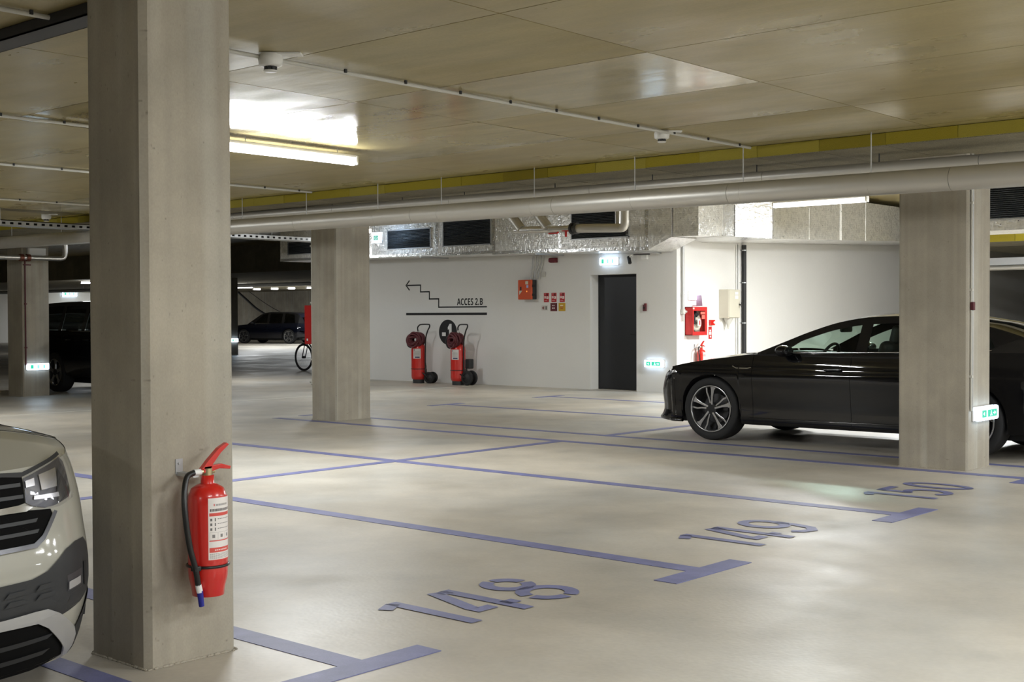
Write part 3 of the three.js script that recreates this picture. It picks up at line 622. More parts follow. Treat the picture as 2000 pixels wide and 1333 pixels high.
const plate = (w, h, d = 0.001) => { const g = new THREE.PlaneGeometry(w, h); g.translate(0, 0, d); return g; };
// portable extinguisher; local +z is away from the wall
function extinguisher(label, [x, y, z], turn, s = 1) {
  const o = thing('fire_extinguisher', label, 'fire extinguisher', [x, y, z], turn);
  const R = 0.076 * s, h = 0.43 * s, c = 0.112 * s;
  const at = (g) => move(g, 0, 0, c);
  obj('cylinder', at(lathe([[0, 0.03 * s], [R * 0.55, 0.02 * s], [R * 0.72, 0], [R * 0.8, 0.0], [R * 0.84, 0.03 * s], [R * 0.97, 0.07 * s], [R, 0.095 * s], [R, h - 0.075 * s], [R * 0.97, h - 0.045 * s], [R * 0.82, h - 0.015 * s], [R * 0.5, h], [R * 0.34, h + 0.004], [R * 0.34, h + 0.035 * s], [0, h + 0.035 * s]], 48)), M.red, o);
  const lab = new THREE.CylinderGeometry(R + 0.0008, R + 0.0008, 0.245 * s, 30, 1, true, -0.62, 1.55); lab.translate(0, 0.265 * s, c);
  obj('paper_label', lab, labelMat, o, 'white instruction label with red bands');
  obj('valve_body', at([rod([0, h + 0.03 * s, 0], [0, h + 0.062 * s, 0], 0.02 * s), rod([-0.045 * s, h + 0.05 * s, 0], [0.03 * s, h + 0.05 * s, 0], 0.011 * s)].reduce((a, b) => mergeGeometries([a, b]))), M.brass, o);
  const lever = (pts) => move(rotY(ext(pts.map(([a, b]) => [a * s, b * s]), 0.018 * s, 0.003), 0), 0, h + 0.06 * s, c - 0.009 * s);
  obj('squeeze_lever', lever([[-0.03, 0], [0.0, 0.03], [0.05, 0.075], [0.085, 0.092], [0.092, 0.088], [0.055, 0.06], [0.015, 0.015], [0.01, 0]]), M.red, o);
  obj('carry_handle', lever([[-0.02, -0.012], [-0.02, 0.008], [0.06, 0.012], [0.1, 0.0], [0.098, -0.006], [0.05, 0.0], [0.01, -0.01]]), M.red, o);
  obj('hose_fitting', at(rod([-0.062 * s, h + 0.05 * s, 0], [-0.03 * s, h + 0.05 * s, 0], 0.012 * s)), M.white, o);
  obj('rubber_hose', at(tube([[-0.06, h / s + 0.05, 0], [-0.1, h / s + 0.035, 0.01], [-0.125, h / s - 0.03, 0.03], [-0.13, h / s - 0.12, 0.045], [-0.115, h / s - 0.23, 0.05], [-0.092, h / s - 0.31, 0.05], [-0.076, h / s - 0.38, 0.045]].map((p) => p.map((q) => q * s)), 0.0115 * s, 60, 12)), M.hose, o);
  obj('hose_cuff', at(rod([-0.077 * s, h - 0.375 * s, 0.045 * s], [-0.07 * s, h - 0.405 * s, 0.045 * s], 0.012 * s)), M.white, o);
  obj('nozzle', at(rod([-0.07 * s, h - 0.4 * s, 0.045 * s], [-0.062 * s, h - 0.46 * s, 0.045 * s], 0.012 * s, 0.0105 * s)), M.blue, o);
  obj('hose_strap', [at(move(rotX(plain(new THREE.TorusGeometry(R + 0.003, 0.0055 * s, 8, 48)), Math.PI / 2), 0, 0.118 * s, 0)), at(rbox(0.03 * s, 0.02 * s, 0.03 * s, 0.004, -0.086 * s, 0.118 * s, 0.045 * s))], M.hose, o);
  obj('wall_bracket', [span(-0.07 * s, -0.038 * s, h + 0.035 * s, h + 0.095 * s, 0, 0.004), span(-0.065 * s, -0.04 * s, h + 0.03 * s, h + 0.045 * s, 0, c), rod([-0.055 * s, h + 0.078 * s, 0.003], [-0.055 * s, h + 0.078 * s, 0.008], 0.005)], M.galv, o);
  return o;
}
extinguisher('red fire extinguisher with white label hung on the nearest column', [-4.26, 0.28, -2.912], Math.PI / 2, 1.0);
extinguisher('small red fire extinguisher on the side wall half hidden by the black car', [WX, 0.32, -19.08], Math.PI / 2, 1.0);

// wheeled extinguishers: local +x is the handle side, local +z away from the wall
const trolleyLabel = canvasMat(128, 160, (x, w, h) => {
  x.fillStyle = '#cfcac6'; x.fillRect(0, 0, w, h); x.fillStyle = '#3a3a3a'; x.fillRect(16, 12, 12, 18); x.fillStyle = '#8e8a88'; for (let i = 0; i < 6; i++) x.fillRect(18, 44 + i * 13, 92, 4); x.fillStyle = '#3c3f63'; x.fillRect(34, 128, 76, 20);
});
function trolley(label, x, z, turn, wheelR, guard) {
  const o = thing('wheeled_extinguisher', label, 'fire extinguisher', [x, 0, z], turn, 'wheeled extinguishers by the white wall');
  const R = 0.148;
  obj('cylinder', lathe([[0, 0.06], [R * 0.7, 0.06], [R * 0.95, 0.1], [R, 0.15], [R, 0.68], [R * 0.92, 0.75], [R * 0.6, 0.81], [0.04, 0.83], [0.04, 0.9], [0, 0.9]], 40), M.red, o);
  obj('foot_ring', lathe([[R * 0.75, 0.0], [R * 0.8, 0.0], [R * 0.8, 0.09], [R * 0.75, 0.09]], 30), M.dark, o);
  const lab = new THREE.CylinderGeometry(R + 0.001, R + 0.001, 0.2, 20, 1, true, -0.25, 1.1); lab.translate(0, 0.6, 0);
  obj('paper_label', lab, trolleyLabel, o, 'white paper label');
  obj('strap', move(rotX(plain(new THREE.TorusGeometry(R + 0.002, 0.008, 6, 40)), Math.PI / 2), 0, 0.29, 0), M.hose, o);
  // coiled hose slung over the top: a loose bundle of uneven loops
  for (let b = 0; b < 3; b++) {
    const coil = [], n = 6, ox = (rnd() - 0.5) * 0.05, tilt = (rnd() - 0.5) * 0.8 + (b - 1) * 0.5;
    for (let i = 0; i <= n * 12; i++) {
      const a = i / 12 * Math.PI * 2, w = 0.085 + 0.065 * Math.abs(Math.sin(i * 0.31 + b)), hh = 0.1 + 0.05 * Math.sin(i * 0.17 + b * 2), x = w * Math.cos(a), y = hh * Math.sin(a);
      coil.push([-0.02 + ox + x, 0.885 + y, 0.02 + b * 0.06 + x * Math.sin(tilt) * 0.5 + 0.03 * Math.sin(i * 0.4)]);
    }
    obj('coiled_hose', tube(coil, 0.021, 300, 7), M.maroon, o, 'dark red hose coil');
  }
  obj('hose_loop', tube([[-0.1, 0.98, 0.08], [-0.17, 0.95, 0.12], [-0.185, 0.86, 0.14], [-0.17, 0.76, 0.13], [-0.11, 0.72, 0.12]], 0.014, 30), M.hose, o);
  obj('valve', [rod([0, 0.88, 0], [0, 1.0, 0], 0.025), rod([0, 1.0, 0], [0.03, 1.07, 0.01], 0.015)], M.pvcWhite, o);
  obj('handle_frame', [tube([[0.17, 0.1, 0.02], [0.172, 0.6, 0.02], [0.18, 0.88, 0.02], [0.225, 1.05, 0.02], [0.27, 1.13, 0.02], [0.275, 1.175, 0.018], [0.24, 1.19, 0.01], [0.08, 1.19, -0.01], [0.0, 1.17, -0.03], [-0.05, 1.1, -0.05], [-0.01, 0.95, -0.07], [-0.02, 0.8, -0.12], [0.06, 0.4, -0.17], [0.1, 0.1, -0.14]], 0.014, 120, 8), rod([0.17, 0.3, 0.02], [0.08, 0.3, -0.16], 0.01)], M.hose, o);
  obj('axle', rod([0.27, wheelR, 0.04], [0.27, wheelR, -0.12], 0.012), M.galv, o);
  for (const s of [0.1, -0.1]) obj('axle_bracket', rod([0.15, 0.22, s], [0.27, wheelR, s], 0.012), M.hose, o);
  for (const s of [0.03, -0.1]) {
    const w = new THREE.Group(); w.name = 'wheel'; o.add(w); w.position.set(0.27, wheelR, s);
    obj('tyre', rotX(lathe([[wheelR * 0.62, -0.022], [wheelR * 0.95, -0.025], [wheelR, -0.012], [wheelR, 0.012], [wheelR * 0.95, 0.025], [wheelR * 0.62, 0.022]], 32), Math.PI / 2), M.rubber, w);
    obj('hub', rotX(lathe([[0, -0.02], [wheelR * 0.62, -0.012], [wheelR * 0.62, 0.012], [wheelR * 0.25, 0.014], [wheelR * 0.2, 0.03], [0, 0.03]], 24), Math.PI / 2), M.dark, w);
  }
  if (guard) obj('tool_pouch', rbox(0.13, 0.19, 0.12, 0.02, 0.25, 0.42, -0.06), M.trim, o, 'grey box above the wheel');
}
trolley('left wheeled red extinguisher standing under the stair lettering', -18.47, -18.08, 0.25, 0.115, false);
trolley('right wheeled red extinguisher in front of the black -1 disc', -17.34, -18.06, 0.0, 0.145, true);

{
  const o = thing('alarm_box', 'orange alarm control box on the white wall under grey cables', 'control box', [-15.82, 1.855, WZ]);
  obj('body', rbox(0.33, 0.37, 0.12, 0.012, 0, 0, 0.06), M.trim, o);
  obj('lid', rbox(0.335, 0.375, 0.05, 0.014, 0, 0, 0.145), M.orange, o);
  for (const y of [-0.1, 0.07]) obj('clamp', rbox(0.04, 0.05, 0.05, 0.006, 0.185, y, 0.12), M.black, o);
  obj('label_patch', [plate(0.07, 0.06).translate(0.06, 0.13, 0.171)], M.beige, o); obj('display', plate(0.05, 0.05).translate(0.075, 0.06, 0.171), std({ color: rgb(0.4, 0.45, 0.75), roughness: 0.4 }), o, 'pale blue sticker');
  obj('lock', plate(0.035, 0.07).translate(-0.09, 0.02, 0.171), M.black, o); 
  const tri = new THREE.ShapeGeometry(new THREE.Shape([[-0.13, -0.1], [-0.055, -0.02], [-0.13, -0.02]].map((p) => new THREE.Vector2(...p)))); tri.translate(0, 0, 0.171);
  obj('warning_sticker', tri, M.beige, o);
  obj('indicator', plate(0.02, 0.02).translate(0.06, -0.035, 0.1715), std({ color: rgb(0.6, 0.25, 0.05), emissive: rgb(1, 0.35, 0.05), emissiveIntensity: 1.2 }), o, 'small amber indicator');
}
{
  const o = thing('cable_bundle', 'fan of grey conduits rising from the orange box to the duct', 'cables', [-15.7, 2.05, WZ]);
  const c = [[-0.06, 0.05, -0.02, 0.44], [-0.03, 0.04, 0.05, 0.44], [0.02, 0.04, 0.1, 0.44], [0.06, 0.035, 0.15, 0.44], [0.1, 0.03, 0.2, 0.44], [0.14, 0.03, 0.22, 0.44]];
  c.forEach(([x0, d, x1, h], i) => obj('conduit', tube([[x0, 0, d], [x0 + (x1 - x0) * 0.2, h * 0.3, d], [x1, h * 0.75, d], [x1, h, d]], 0.011, 24), i % 2 ? M.pvc : M.zinc, o));
  obj('saddle', span(0.2, 0.26, -0.06 + 0.1, 0.14, 0.0, 0.05), M.pvc, o);
}
{
  const o = thing('alarm_siren', 'dark red alarm siren on the white wall under the duct', 'siren', [-15.225, 2.40, WZ]);
  obj('base', rbox(0.18, 0.095, 0.03, 0.012, 0, 0, 0.015), M.darkRed, o); obj('lens', rbox(0.185, 0.09, 0.06, 0.03, 0, 0, 0.05), M.darkRed, o);
}
function sign(name, label, x, y, w, h, draw, group) {
  const o = thing(name, label, 'sign', [x, y, WZ], 0, group);
  obj('plate', span(-w / 2, w / 2, -h / 2, h / 2, 0, 0.003), M.white, o); obj('print', plate(w, h, 0.0035), canvasMat(96, Math.round(96 * h / w), draw), o);
}
const fireDraw = (x, w, h) => {
  x.fillStyle = '#b8262c'; x.fillRect(0, 0, w, h); x.fillStyle = '#f0e4e0'; x.fillRect(8, 46, 30, 34); x.fillRect(46, 50, 40, 36); x.fillStyle = '#b8262c'; x.fillRect(16, 54, 8, 14); x.fillRect(58, 56, 8, 20); x.fillStyle = '#5a1418'; x.fillRect(50, 8, 26, 34); x.fillStyle = '#d8a0a0'; x.fillRect(14, 10, 24, 10); x.fillRect(14, h - 26, 50, 6);
};
[[-15.415, 'left'], [-15.23, 'middle'], [-15.03, 'right']].forEach(([x, w]) => sign('fire_sign', w + ' of three red fire equipment signs beside the orange box', x, 1.70, 0.125, 0.175, fireDraw, 'row of three red fire signs'));
sign('arrow_sign', 'small white sign with red triangle and black mark beside dark red sign', -15.46, 1.505, 0.15, 0.09, (x, w, h) => { x.fillStyle = '#c9c4be'; x.fillRect(0, 0, w, h); x.fillStyle = '#7c4a48'; x.beginPath(); x.moveTo(2, h / 2); x.lineTo(40, 8); x.lineTo(40, h - 8); x.fill(); x.fillStyle = '#1c1c1c'; x.fillRect(64, 8, 14, h - 16); });
sign('button_sign', 'dark red square sign between white and yellow signs', -15.235, 1.52, 0.165, 0.155, (x, w, h) => { x.fillStyle = '#5e1a20'; x.fillRect(0, 0, w, h); x.fillStyle = '#e4d6d4'; x.fillRect(24, 22, 14, 12); x.fillRect(44, 22, 14, 12); x.fillRect(24, 50, 18, 14); x.fillRect(48, 50, 14, 14); });
sign('hazard_sign', 'yellow square sign at the end of the lower sign row', -15.035, 1.52, 0.165, 0.155, (x, w, h) => { x.fillStyle = '#c99f14'; x.fillRect(0, 0, w, h); x.fillStyle = '#e8d9b0'; x.fillRect(22, 22, 40, 14); x.fillStyle = '#b8452c'; x.fillRect(18, 40, 50, 8); x.fillRect(26, 56, 34, 8); });
{
  const o = thing('security_camera', 'small black camera right of the exit sign over the door', 'camera', [-13.42, 2.4, WZ]);
  obj('mount', [rod([0, 0.03, 0], [0, 0.03, 0.06], 0.018), rod([0, 0.03, 0.06], [0, -0.01, 0.08], 0.012)], M.pvcWhite, o);
  obj('body', rod([-0.035, 0.0, 0.06], [0.045, -0.11, 0.13], 0.032, 0.032, 20), M.black, o); obj('lens_cap', rod([0.045, -0.11, 0.13], [0.05, -0.117, 0.134], 0.024, 0.024, 16), M.gloss, o);
}
{
  const o = thing('junction_box', 'white junction box with cable under the duct right of the camera', 'box', [-13.13, 2.39, WZ]);
  obj('body', rbox(0.13, 0.08, 0.05, 0.006, 0, 0, 0.025), M.pvcWhite, o); obj('lid', rbox(0.1, 0.06, 0.01, 0.003, 0, 0, 0.053), M.pvcWhite, o); obj('cable', rod([-0.25, 0.05, 0.01], [0.1, 0.05, 0.01], 0.008), M.dark, o);
}
{
  const o = thing('call_point', 'small dark red call point on the wall right of the door', 'call point', [-13.135, 1.50, WZ]);
  obj('body', rbox(0.062, 0.11, 0.04, 0.006, 0, -0.01, 0.02), M.maroon, o); obj('cap', rbox(0.04, 0.03, 0.03, 0.004, 0.012, 0.055, 0.018), M.darkRed, o); obj('button', rod([0, -0.005, 0.04], [0, -0.005, 0.047], 0.018), M.black, o);
}
// ---- on the side wall (faces +x): local x runs to the back, local z out of the wall
const sw = (name, label, category, z, y) => thing(name, label, category, [WX, y, z], Math.PI / 2);
{
  const o = sw('hose_cabinet', 'red fire hose cabinet with glass window on the side wall', 'hose cabinet', -18.96, 1.255);
  const w = 0.46, h = 0.5, d = 0.15;
  obj('body', [span(-w / 2, w / 2, h / 2 - 0.012, h / 2, 0, d), span(-w / 2, w / 2, -h / 2, -h / 2 + 0.012, 0, d), span(-w / 2, -w / 2 + 0.012, -h / 2, h / 2, 0, d), span(w / 2 - 0.012, w / 2, -h / 2, h / 2, 0, d), span(-w / 2, w / 2, -h / 2, h / 2, 0, 0.01)], M.redMatt, o);
  const dr = new THREE.Group(); dr.name = 'door'; o.add(dr);
  obj('door_frame', move(ext([[-w / 2, -h / 2], [w / 2, -h / 2], [w / 2, h / 2], [-w / 2, h / 2]], 0.014, 0, [[[-0.2, -0.185], [-0.2, 0.18], [0.165, 0.18], [0.165, -0.185]]]), 0, 0, d), M.redMatt, dr);
  obj('glass_pane', plate(0.365, 0.365, 0).translate(-0.0175, -0.0025, d + 0.006), M.glass, dr);
  obj('latch', rbox(0.03, 0.03, 0.02, 0.004, -0.215, 0.22, d + 0.02), M.pvcWhite, dr);
  obj('sticker', [plate(0.14, 0.045).translate(0.085, 0.14, d + 0.0155), plate(0.1, 0.07).translate(0.1, 0.07, d + 0.0155)], std({ color: rgb(0.75, 0.16, 0.12), roughness: 0.5 }), dr, 'pale red sticker on the glass');
  obj('sticker', plate(0.1, 0.12).translate(-0.02, -0.02, d + 0.0155), M.white, dr, 'white and red extinguisher sticker');
  obj('sticker_print', [plate(0.035, 0.08).translate(-0.015, -0.03, d + 0.0165), plate(0.03, 0.03).translate(0.02, 0.03, d + 0.0165)], M.redMatt, dr);
  obj('hose_reel', [move(plain(new THREE.TorusGeometry(0.12, 0.035, 10, 36)), 0, -0.03, 0.07), move(plain(new THREE.TorusGeometry(0.07, 0.03, 10, 30)), 0, -0.03, 0.07)], M.beige, o);
  obj('nozzle', [rod([-0.09, 0.13, 0.1], [-0.09, -0.06, 0.11], 0.02), rod([-0.09, 0.15, 0.1], [-0.02, 0.1, 0.1], 0.045)], M.black, o);
  obj('inner_lining', span(-w / 2 + 0.012, w / 2 - 0.012, -h / 2 + 0.012, h / 2 - 0.012, 0.01, 0.014), M.beige, o);
}
{
  const o = sw('hydrant_light', 'small glowing white light box above the hose cabinet', 'light', -19.0, 1.7);
  const mat = std({ color: rgb(0.7, 0.7, 0.75), emissive: rgb(0.86, 0.9, 1), emissiveIntensity: 5, roughness: 0.4 });
  obj('back_plate', rbox(0.36, 0.16, 0.02, 0.006, 0, 0, 0.01), M.pvcWhite, o); obj('light_body', rbox(0.35, 0.15, 0.05, 0.015, 0, 0, 0.04), mat, o);
  const l = new THREE.RectAreaLight(new THREE.Color(0.75, 0.85, 1), 1.5, 0.35, 0.15); l.position.set(0, 0, 0.07); l.rotation.y = Math.PI; l.castShadow = true; o.add(l);
}
{
  const o = sw('hanging_flag_sign', 'dark mauve flag sign sticking out between light and hose cabinet', 'sign', -18.98, 1.62);
  obj('panel', move(rotY(ext([[0.08, -0.1], [0.2, -0.1], [0.18, 0.09], [0.08, 0.09]], 0.006, 0.002), -Math.PI / 2), 0, 0, 0), std({ color: rgb(0.30, 0.20, 0.27), roughness: 0.5 }), o); obj('bracket', rod([0, -0.09, 0], [0, -0.09, 0.09], 0.008), M.galv, o);
}
{
  const o = sw('wall_cabinet', 'beige metal electrical cabinet on the side wall', 'cabinet', -20.03, 1.565);
  obj('body', rbox(0.39, 0.52, 0.2, 0.006, 0, 0, 0.1), M.beige, o); const dr = obj('door', rbox(0.37, 0.5, 0.016, 0.004, 0, 0, 0.207), M.beige, o);
  obj('lock', [rod([0.15, -0.02, 0.21], [0.15, -0.02, 0.26], 0.012), rbox(0.03, 0.09, 0.012, 0.003, 0.15, -0.02, 0.26)], M.dark, dr);
  obj('sticker', [plate(0.11, 0.05).translate(0.06, 0.19, 0.2165), plate(0.11, 0.06).translate(0.06, 0.12, 0.2165)], M.white, dr, 'white warning stickers');
  obj('cable_cone', move(lathe([[0.008, -0.2], [0.03, -0.12], [0.085, -0.02], [0.09, 0]], 16), -0.02, -0.26, 0.09), M.pvc, o, 'grey cable sleeve hanging below');
}
{
  const o = sw('drain_pipe', 'black vertical drain pipe with pale clamps on the side wall', 'pipe', -20.62, 0);
  obj('pipe', rod([0, 0, 0.055], [0, 2.66, 0.055], 0.042, 0.042, 20), M.black, o);
  for (const y of [0.45, 1.2, 1.95, 2.55]) obj('pipe_clamp', [rod([0, y, 0.055], [0, y + 0.02, 0.055], 0.047, 0.047, 20), span(-0.07, 0.07, y, y + 0.02, 0, 0.012)], M.galv, o);
}
{
  const o = sw('wall_conduit', 'thin pale conduits beside the black drain pipe', 'conduit', -20.46, 0);
  obj('tube', rod([0, 0, 0.02], [0, 2.66, 0.02], 0.014), M.zinc, o); obj('tube', rod([-0.06, 0, 0.02], [-0.06, 2.66, 0.02], 0.011), M.pvcWhite, o);
}
{
  const o = sw('wall_conduit', 'grey vertical pipe at the wall corner left of the hose cabinet', 'conduit', -18.62, 0);
  obj('tube', rod([0, 1.42, 0.035], [0, 2.62, 0.035], 0.026), M.zinc, o); obj('coupling', rod([0, 1.38, 0.035], [0, 1.46, 0.035], 0.042), M.pvc, o); obj('coupling', rod([0, 1.7, 0.035], [0, 1.73, 0.035], 0.034), M.zinc, o);
  obj('valve', [rod([0, 1.42, 0.03], [0.13, 1.42, 0.03], 0.022), rod([0, 1.25, 0.035], [0, 1.38, 0.035], 0.013)], M.pvc, o);
}
{
  const o = sw('alarm_button', 'red push button box with white dot right of the hose cabinet', 'button', -19.565, 1.225);
  obj('body', rbox(0.14, 0.1, 0.05, 0.008, 0, 0, 0.025), M.red, o); obj('button', rod([0.035, 0, 0.05], [0.035, 0, 0.058], 0.022), M.white, o);
}
{
  const o = sw('fire_sticker', 'narrow red and white sticker below the push button box', 'sticker', -19.54, 1.04);
  obj('sheet', span(-0.055, 0.055, -0.11, 0.11, 0, 0.002), M.redMatt, o); obj('print', [plate(0.05, 0.03).translate(0, 0.04, 0.003), plate(0.07, 0.05).translate(0, -0.01, 0.003), plate(0.04, 0.03).translate(0.01, -0.07, 0.003)], M.white, o);
}

// ================================================================ CARS
// local x runs nose to tail (nose at 0), z across, y up; thing's origin is on the floor under the nose end
function grid(nu, nv, f, flip = false, nf = null) {        // surface with analytic-ish normals
  const pos = [], nor = [], uv = [], idx = [], e = 1e-3;
  for (let j = 0; j <= nv; j++) for (let i = 0; i <= nu; i++) {
    const u = i / nu, v = j / nv, p = f(u, v);
    const u0 = Math.max(0, u - e), u1 = Math.min(1, u + e), v0 = Math.max(0, v - e), v1 = Math.min(1, v + e);
    const n = f(u1, v).clone().sub(f(u0, v)).cross(f(u, v1).clone().sub(f(u, v0)));
    if (n.lengthSq() < 1e-16) n.set(0, 1, 0); n.normalize(); if (flip) n.negate();
    if (nf) n.copy(nf(u, v));
    pos.push(p.x, p.y, p.z); nor.push(n.x, n.y, n.z); uv.push(u, v);
  }
  for (let j = 0; j < nv; j++) for (let i = 0; i < nu; i++) {
    const a = j * (nu + 1) + i, b = a + 1, c = a + nu + 1, d = c + 1;
    if (flip) idx.push(a, c, b, b, c, d); else idx.push(a, b, c, b, d, c);
  }
  const g = new THREE.BufferGeometry(); g.setAttribute('position', new THREE.Float32BufferAttribute(pos, 3)); g.setAttribute('normal', new THREE.Float32BufferAttribute(nor, 3)); g.setAttribute('uv', new THREE.Float32BufferAttribute(uv, 2)); g.setIndex(idx);
  return plain(g);
}
function wheelParts(o, x, z, R, w, side, style, name = 'wheel') {
  const g = new THREE.Group(); g.name = name; o.add(g); g.position.set(x, R, z); g.rotation.y = side > 0 ? 0 : Math.PI;
  const rr = R * (style === 'sport' ? 0.745 : 0.68), h = w / 2;
  obj('tyre', rotX(lathe([[rr, -h * 0.85], [rr + 0.02, -h], [R * 0.95, -h * 0.98], [R * 0.99, -h * 0.8], [R, -h * 0.5], [R, h * 0.5], [R * 0.99, h * 0.8], [R * 0.95, h * 0.98], [rr + 0.02, h], [rr, h * 0.85]], 64), Math.PI / 2), M.rubber, g);
  obj('rim', rotX(lathe([[rr, h * 0.93], [rr - 0.006, h * 0.96], [rr - 0.016, h * 0.93], [rr - 0.02, h * 0.7], [rr - 0.03, -h * 0.6], [rr - 0.005, -h * 0.7]], 64), Math.PI / 2), M.alloy, g);
  obj('rim_back', move(rotX(plain(new THREE.CylinderGeometry(rr - 0.015, rr - 0.015, 0.01, 40)), Math.PI / 2), 0, 0, -h * 0.4), M.black, g);
  obj('brake_disc', move(rotX(plain(new THREE.CylinderGeometry(rr * 0.62, rr * 0.62, 0.02, 40)), Math.PI / 2), 0, 0, -h * 0.12), M.disc, g);
  obj('brake_caliper', rbox(0.07, 0.16, 0.06, 0.02, rr * 0.52, 0.05, 0), M.disc, g);
  obj('hub', move(rotX(plain(new THREE.CylinderGeometry(0.062, 0.07, 0.05, 30)), Math.PI / 2), 0, 0, h * 0.62), M.alloyDark, g);
  const n = 5;
  for (let i = 0; i < n; i++) {
    const a = i / n * Math.PI * 2 + 0.32;
    if (style === 'sport') {
      const thick = [[0.045, -0.016], [rr * 0.55, -0.022], [rr * 0.8, -0.036], [rr - 0.008, -0.075], [rr - 0.006, 0.006], [rr * 0.8, -0.004], [rr * 0.5, -0.004], [0.05, 0.0]];
      const thin = [[0.05, 0.006], [rr * 0.5, 0.03], [rr * 0.7, 0.052], [rr - 0.008, 0.06], [rr - 0.006, 0.073], [rr * 0.68, 0.065], [rr * 0.48, 0.042], [0.05, 0.018]];
      obj('spoke', [move(rotZ(ext(thick, 0.02, 0.004), a), 0, 0, h * 0.66)], M.alloy, g);
      obj('spoke', [move(rotZ(ext(thin, 0.016, 0.003), a), 0, 0, h * 0.62)], M.alloy, g);
      obj('spoke_web', [move(rotZ(ext([[0.05, 0], [rr * 0.5, 0], [rr * 0.42, 0.03], [0.05, 0.016]], 0.014, 0.002), a), 0, 0, h * 0.5)], M.alloyDark, g);
    } else obj('spoke', move(rotZ(ext([[0.04, -0.03], [rr * 0.6, -0.024], [rr - 0.01, -0.05], [rr - 0.01, 0.05], [rr * 0.6, 0.024], [0.04, 0.03]], 0.02, 0.004), a), 0, 0, h * 0.62), M.alloy, g);
  }
  return g;
}
function makeCar(o, c) {
  const { L, W } = c, outl = [];
  for (let i = 0; i <= 120; i++) { const d = Math.sin(i / 120 * Math.PI / 2); outl.push([c.nose[0] * d * d + c.nose[1] * d ** c.nose[2], W * d]); }
  const s0 = outl[120][0], s1 = L - c.tail[0] - c.tail[1];
  for (let i = 1; i < 60; i++) { const s = s0 + (s1 - s0) * i / 60; outl.push([s, W]); }
  for (let i = 120; i >= 0; i--) { const d = Math.sin(i / 120 * Math.PI / 2); outl.push([L - c.tail[0] * d * d - c.tail[1] * d ** c.tail[2], W * d]); }
  const seg = [0]; for (let i = 1; i < outl.length; i++) seg.push(seg[i - 1] + Math.hypot(outl[i][0] - outl[i - 1][0], outl[i][1] - outl[i - 1][1]));
  const K = seg[seg.length - 1];
  const at = (k) => { k = Math.max(0, Math.min(K, k)); let a = 0, b = seg.length - 1; while (b - a > 1) { const m = (a + b) >> 1; if (seg[m] <= k) a = m; else b = m; } const t = (k - seg[a]) / (seg[b] - seg[a] || 1); return [outl[a][0] + (outl[b][0] - outl[a][0]) * t, outl[a][1] + (outl[b][1] - outl[a][1]) * t]; };
  const kOf = (s) => { let a = 0, b = K; for (let i = 0; i < 40; i++) { const m = (a + b) / 2; if (at(m)[0] < s) a = m; else b = m; } return (a + b) / 2; };
  const yTop = smooth(c.yTop), sill = tab(c.sill), bul = (c.crease ? tab : smooth)(c.bul), ns = smooth(c.noseShift), ts = smooth(c.tailShift);
  const yLow = (s) => { let y = sill(s); for (const x of c.axles) { const d = Math.abs(s - x); if (d < c.arch) y = Math.max(y, c.R + 0.005 + Math.sqrt(c.arch * c.arch - d * d)); } return y; };
  const P = (k, y, side) => {
    const [s, z] = at(k), [sa, za] = at(k - 0.006), [sb, zb] = at(k + 0.006), l = Math.hypot(sb - sa, zb - za) || 1, nx = -(zb - za) / l;
    return V(s + (nx < 0 ? -nx * ns(y) : -nx * ts(y)), y, side * z * bul(y));
  };
  const N = (k, y, side) => { const a = P(k + 0.004, y, side).sub(P(k - 0.004, y, side)), b = P(k, y + 0.004, side).sub(P(k, y - 0.004, side)); return a.cross(b).normalize().multiplyScalar(side); };
  const patch = (ka, kb, lo, hi, nu, nv, side, off = 0) => grid(nu, nv, (u, v) => { const k = ka + (kb - ka) * u, s = at(k)[0], a = lo(s), y = a + (hi(s) - a) * v, p = P(k, y, side); if (off) p.addScaledVector(N(k, y, side), off); return p; }, side < 0, (u, v) => { const k = ka + (kb - ka) * u, s = at(k)[0], a = lo(s); return N(k, a + (hi(s) - a) * v, side); });
  const decal = (pts, side, off = 0.004) => {      // outline in (k, y) laid on the body surface
    let g = new THREE.ShapeGeometry(new THREE.Shape(pts.map((p) => new THREE.Vector2(p[0], p[1])))); g = new TessellateModifier(0.035, 6).modify(g); g.deleteAttribute('normal'); g.deleteAttribute('uv'); g = mergeVertices(g, 1e-5);
    const p = g.attributes.position; for (let i = 0; i < p.count; i++) { const k = p.getX(i), y = p.getY(i), q = P(k, y, side).addScaledVector(N(k, y, side), off); p.setXYZ(i, q.x, q.y, q.z); }
    if (side < 0) { const ix = g.index.array; for (let i = 0; i < ix.length; i += 3) { const t = ix[i]; ix[i] = ix[i + 1]; ix[i + 1] = t; } }
    g.computeVertexNormals(); return plain(g);
  };
  // --- lower body panels
  const gap = 0.004;
  for (let i = 0; i < c.panels.length; i++) {
    const [name, sa, sb] = c.panels[i], ka = sa <= 0 ? 0 : kOf(sa) + gap / 2, kb = sb >= L ? K : kOf(sb) - gap / 2;
    const nu = Math.max(10, Math.round((kb - ka) / 0.025)), both = sa <= 0 || sb >= L;
    const gs = [1, -1].map((side) => patch(ka, kb, yLow, yTop, nu, 22, side));
    if (both) obj(name, gs, c.paint, o); else gs.forEach((g) => obj(name, g, c.paint, o));
  }
  [1, -1].forEach((side) => obj('inner_shell', patch(kOf(0.8), kOf(L - 0.6), (s) => yLow(s) + 0.02, (s) => Math.max(yLow(s) + 0.03, yTop(s) - 0.06), 110, 8, side, -0.03), M.black, o));
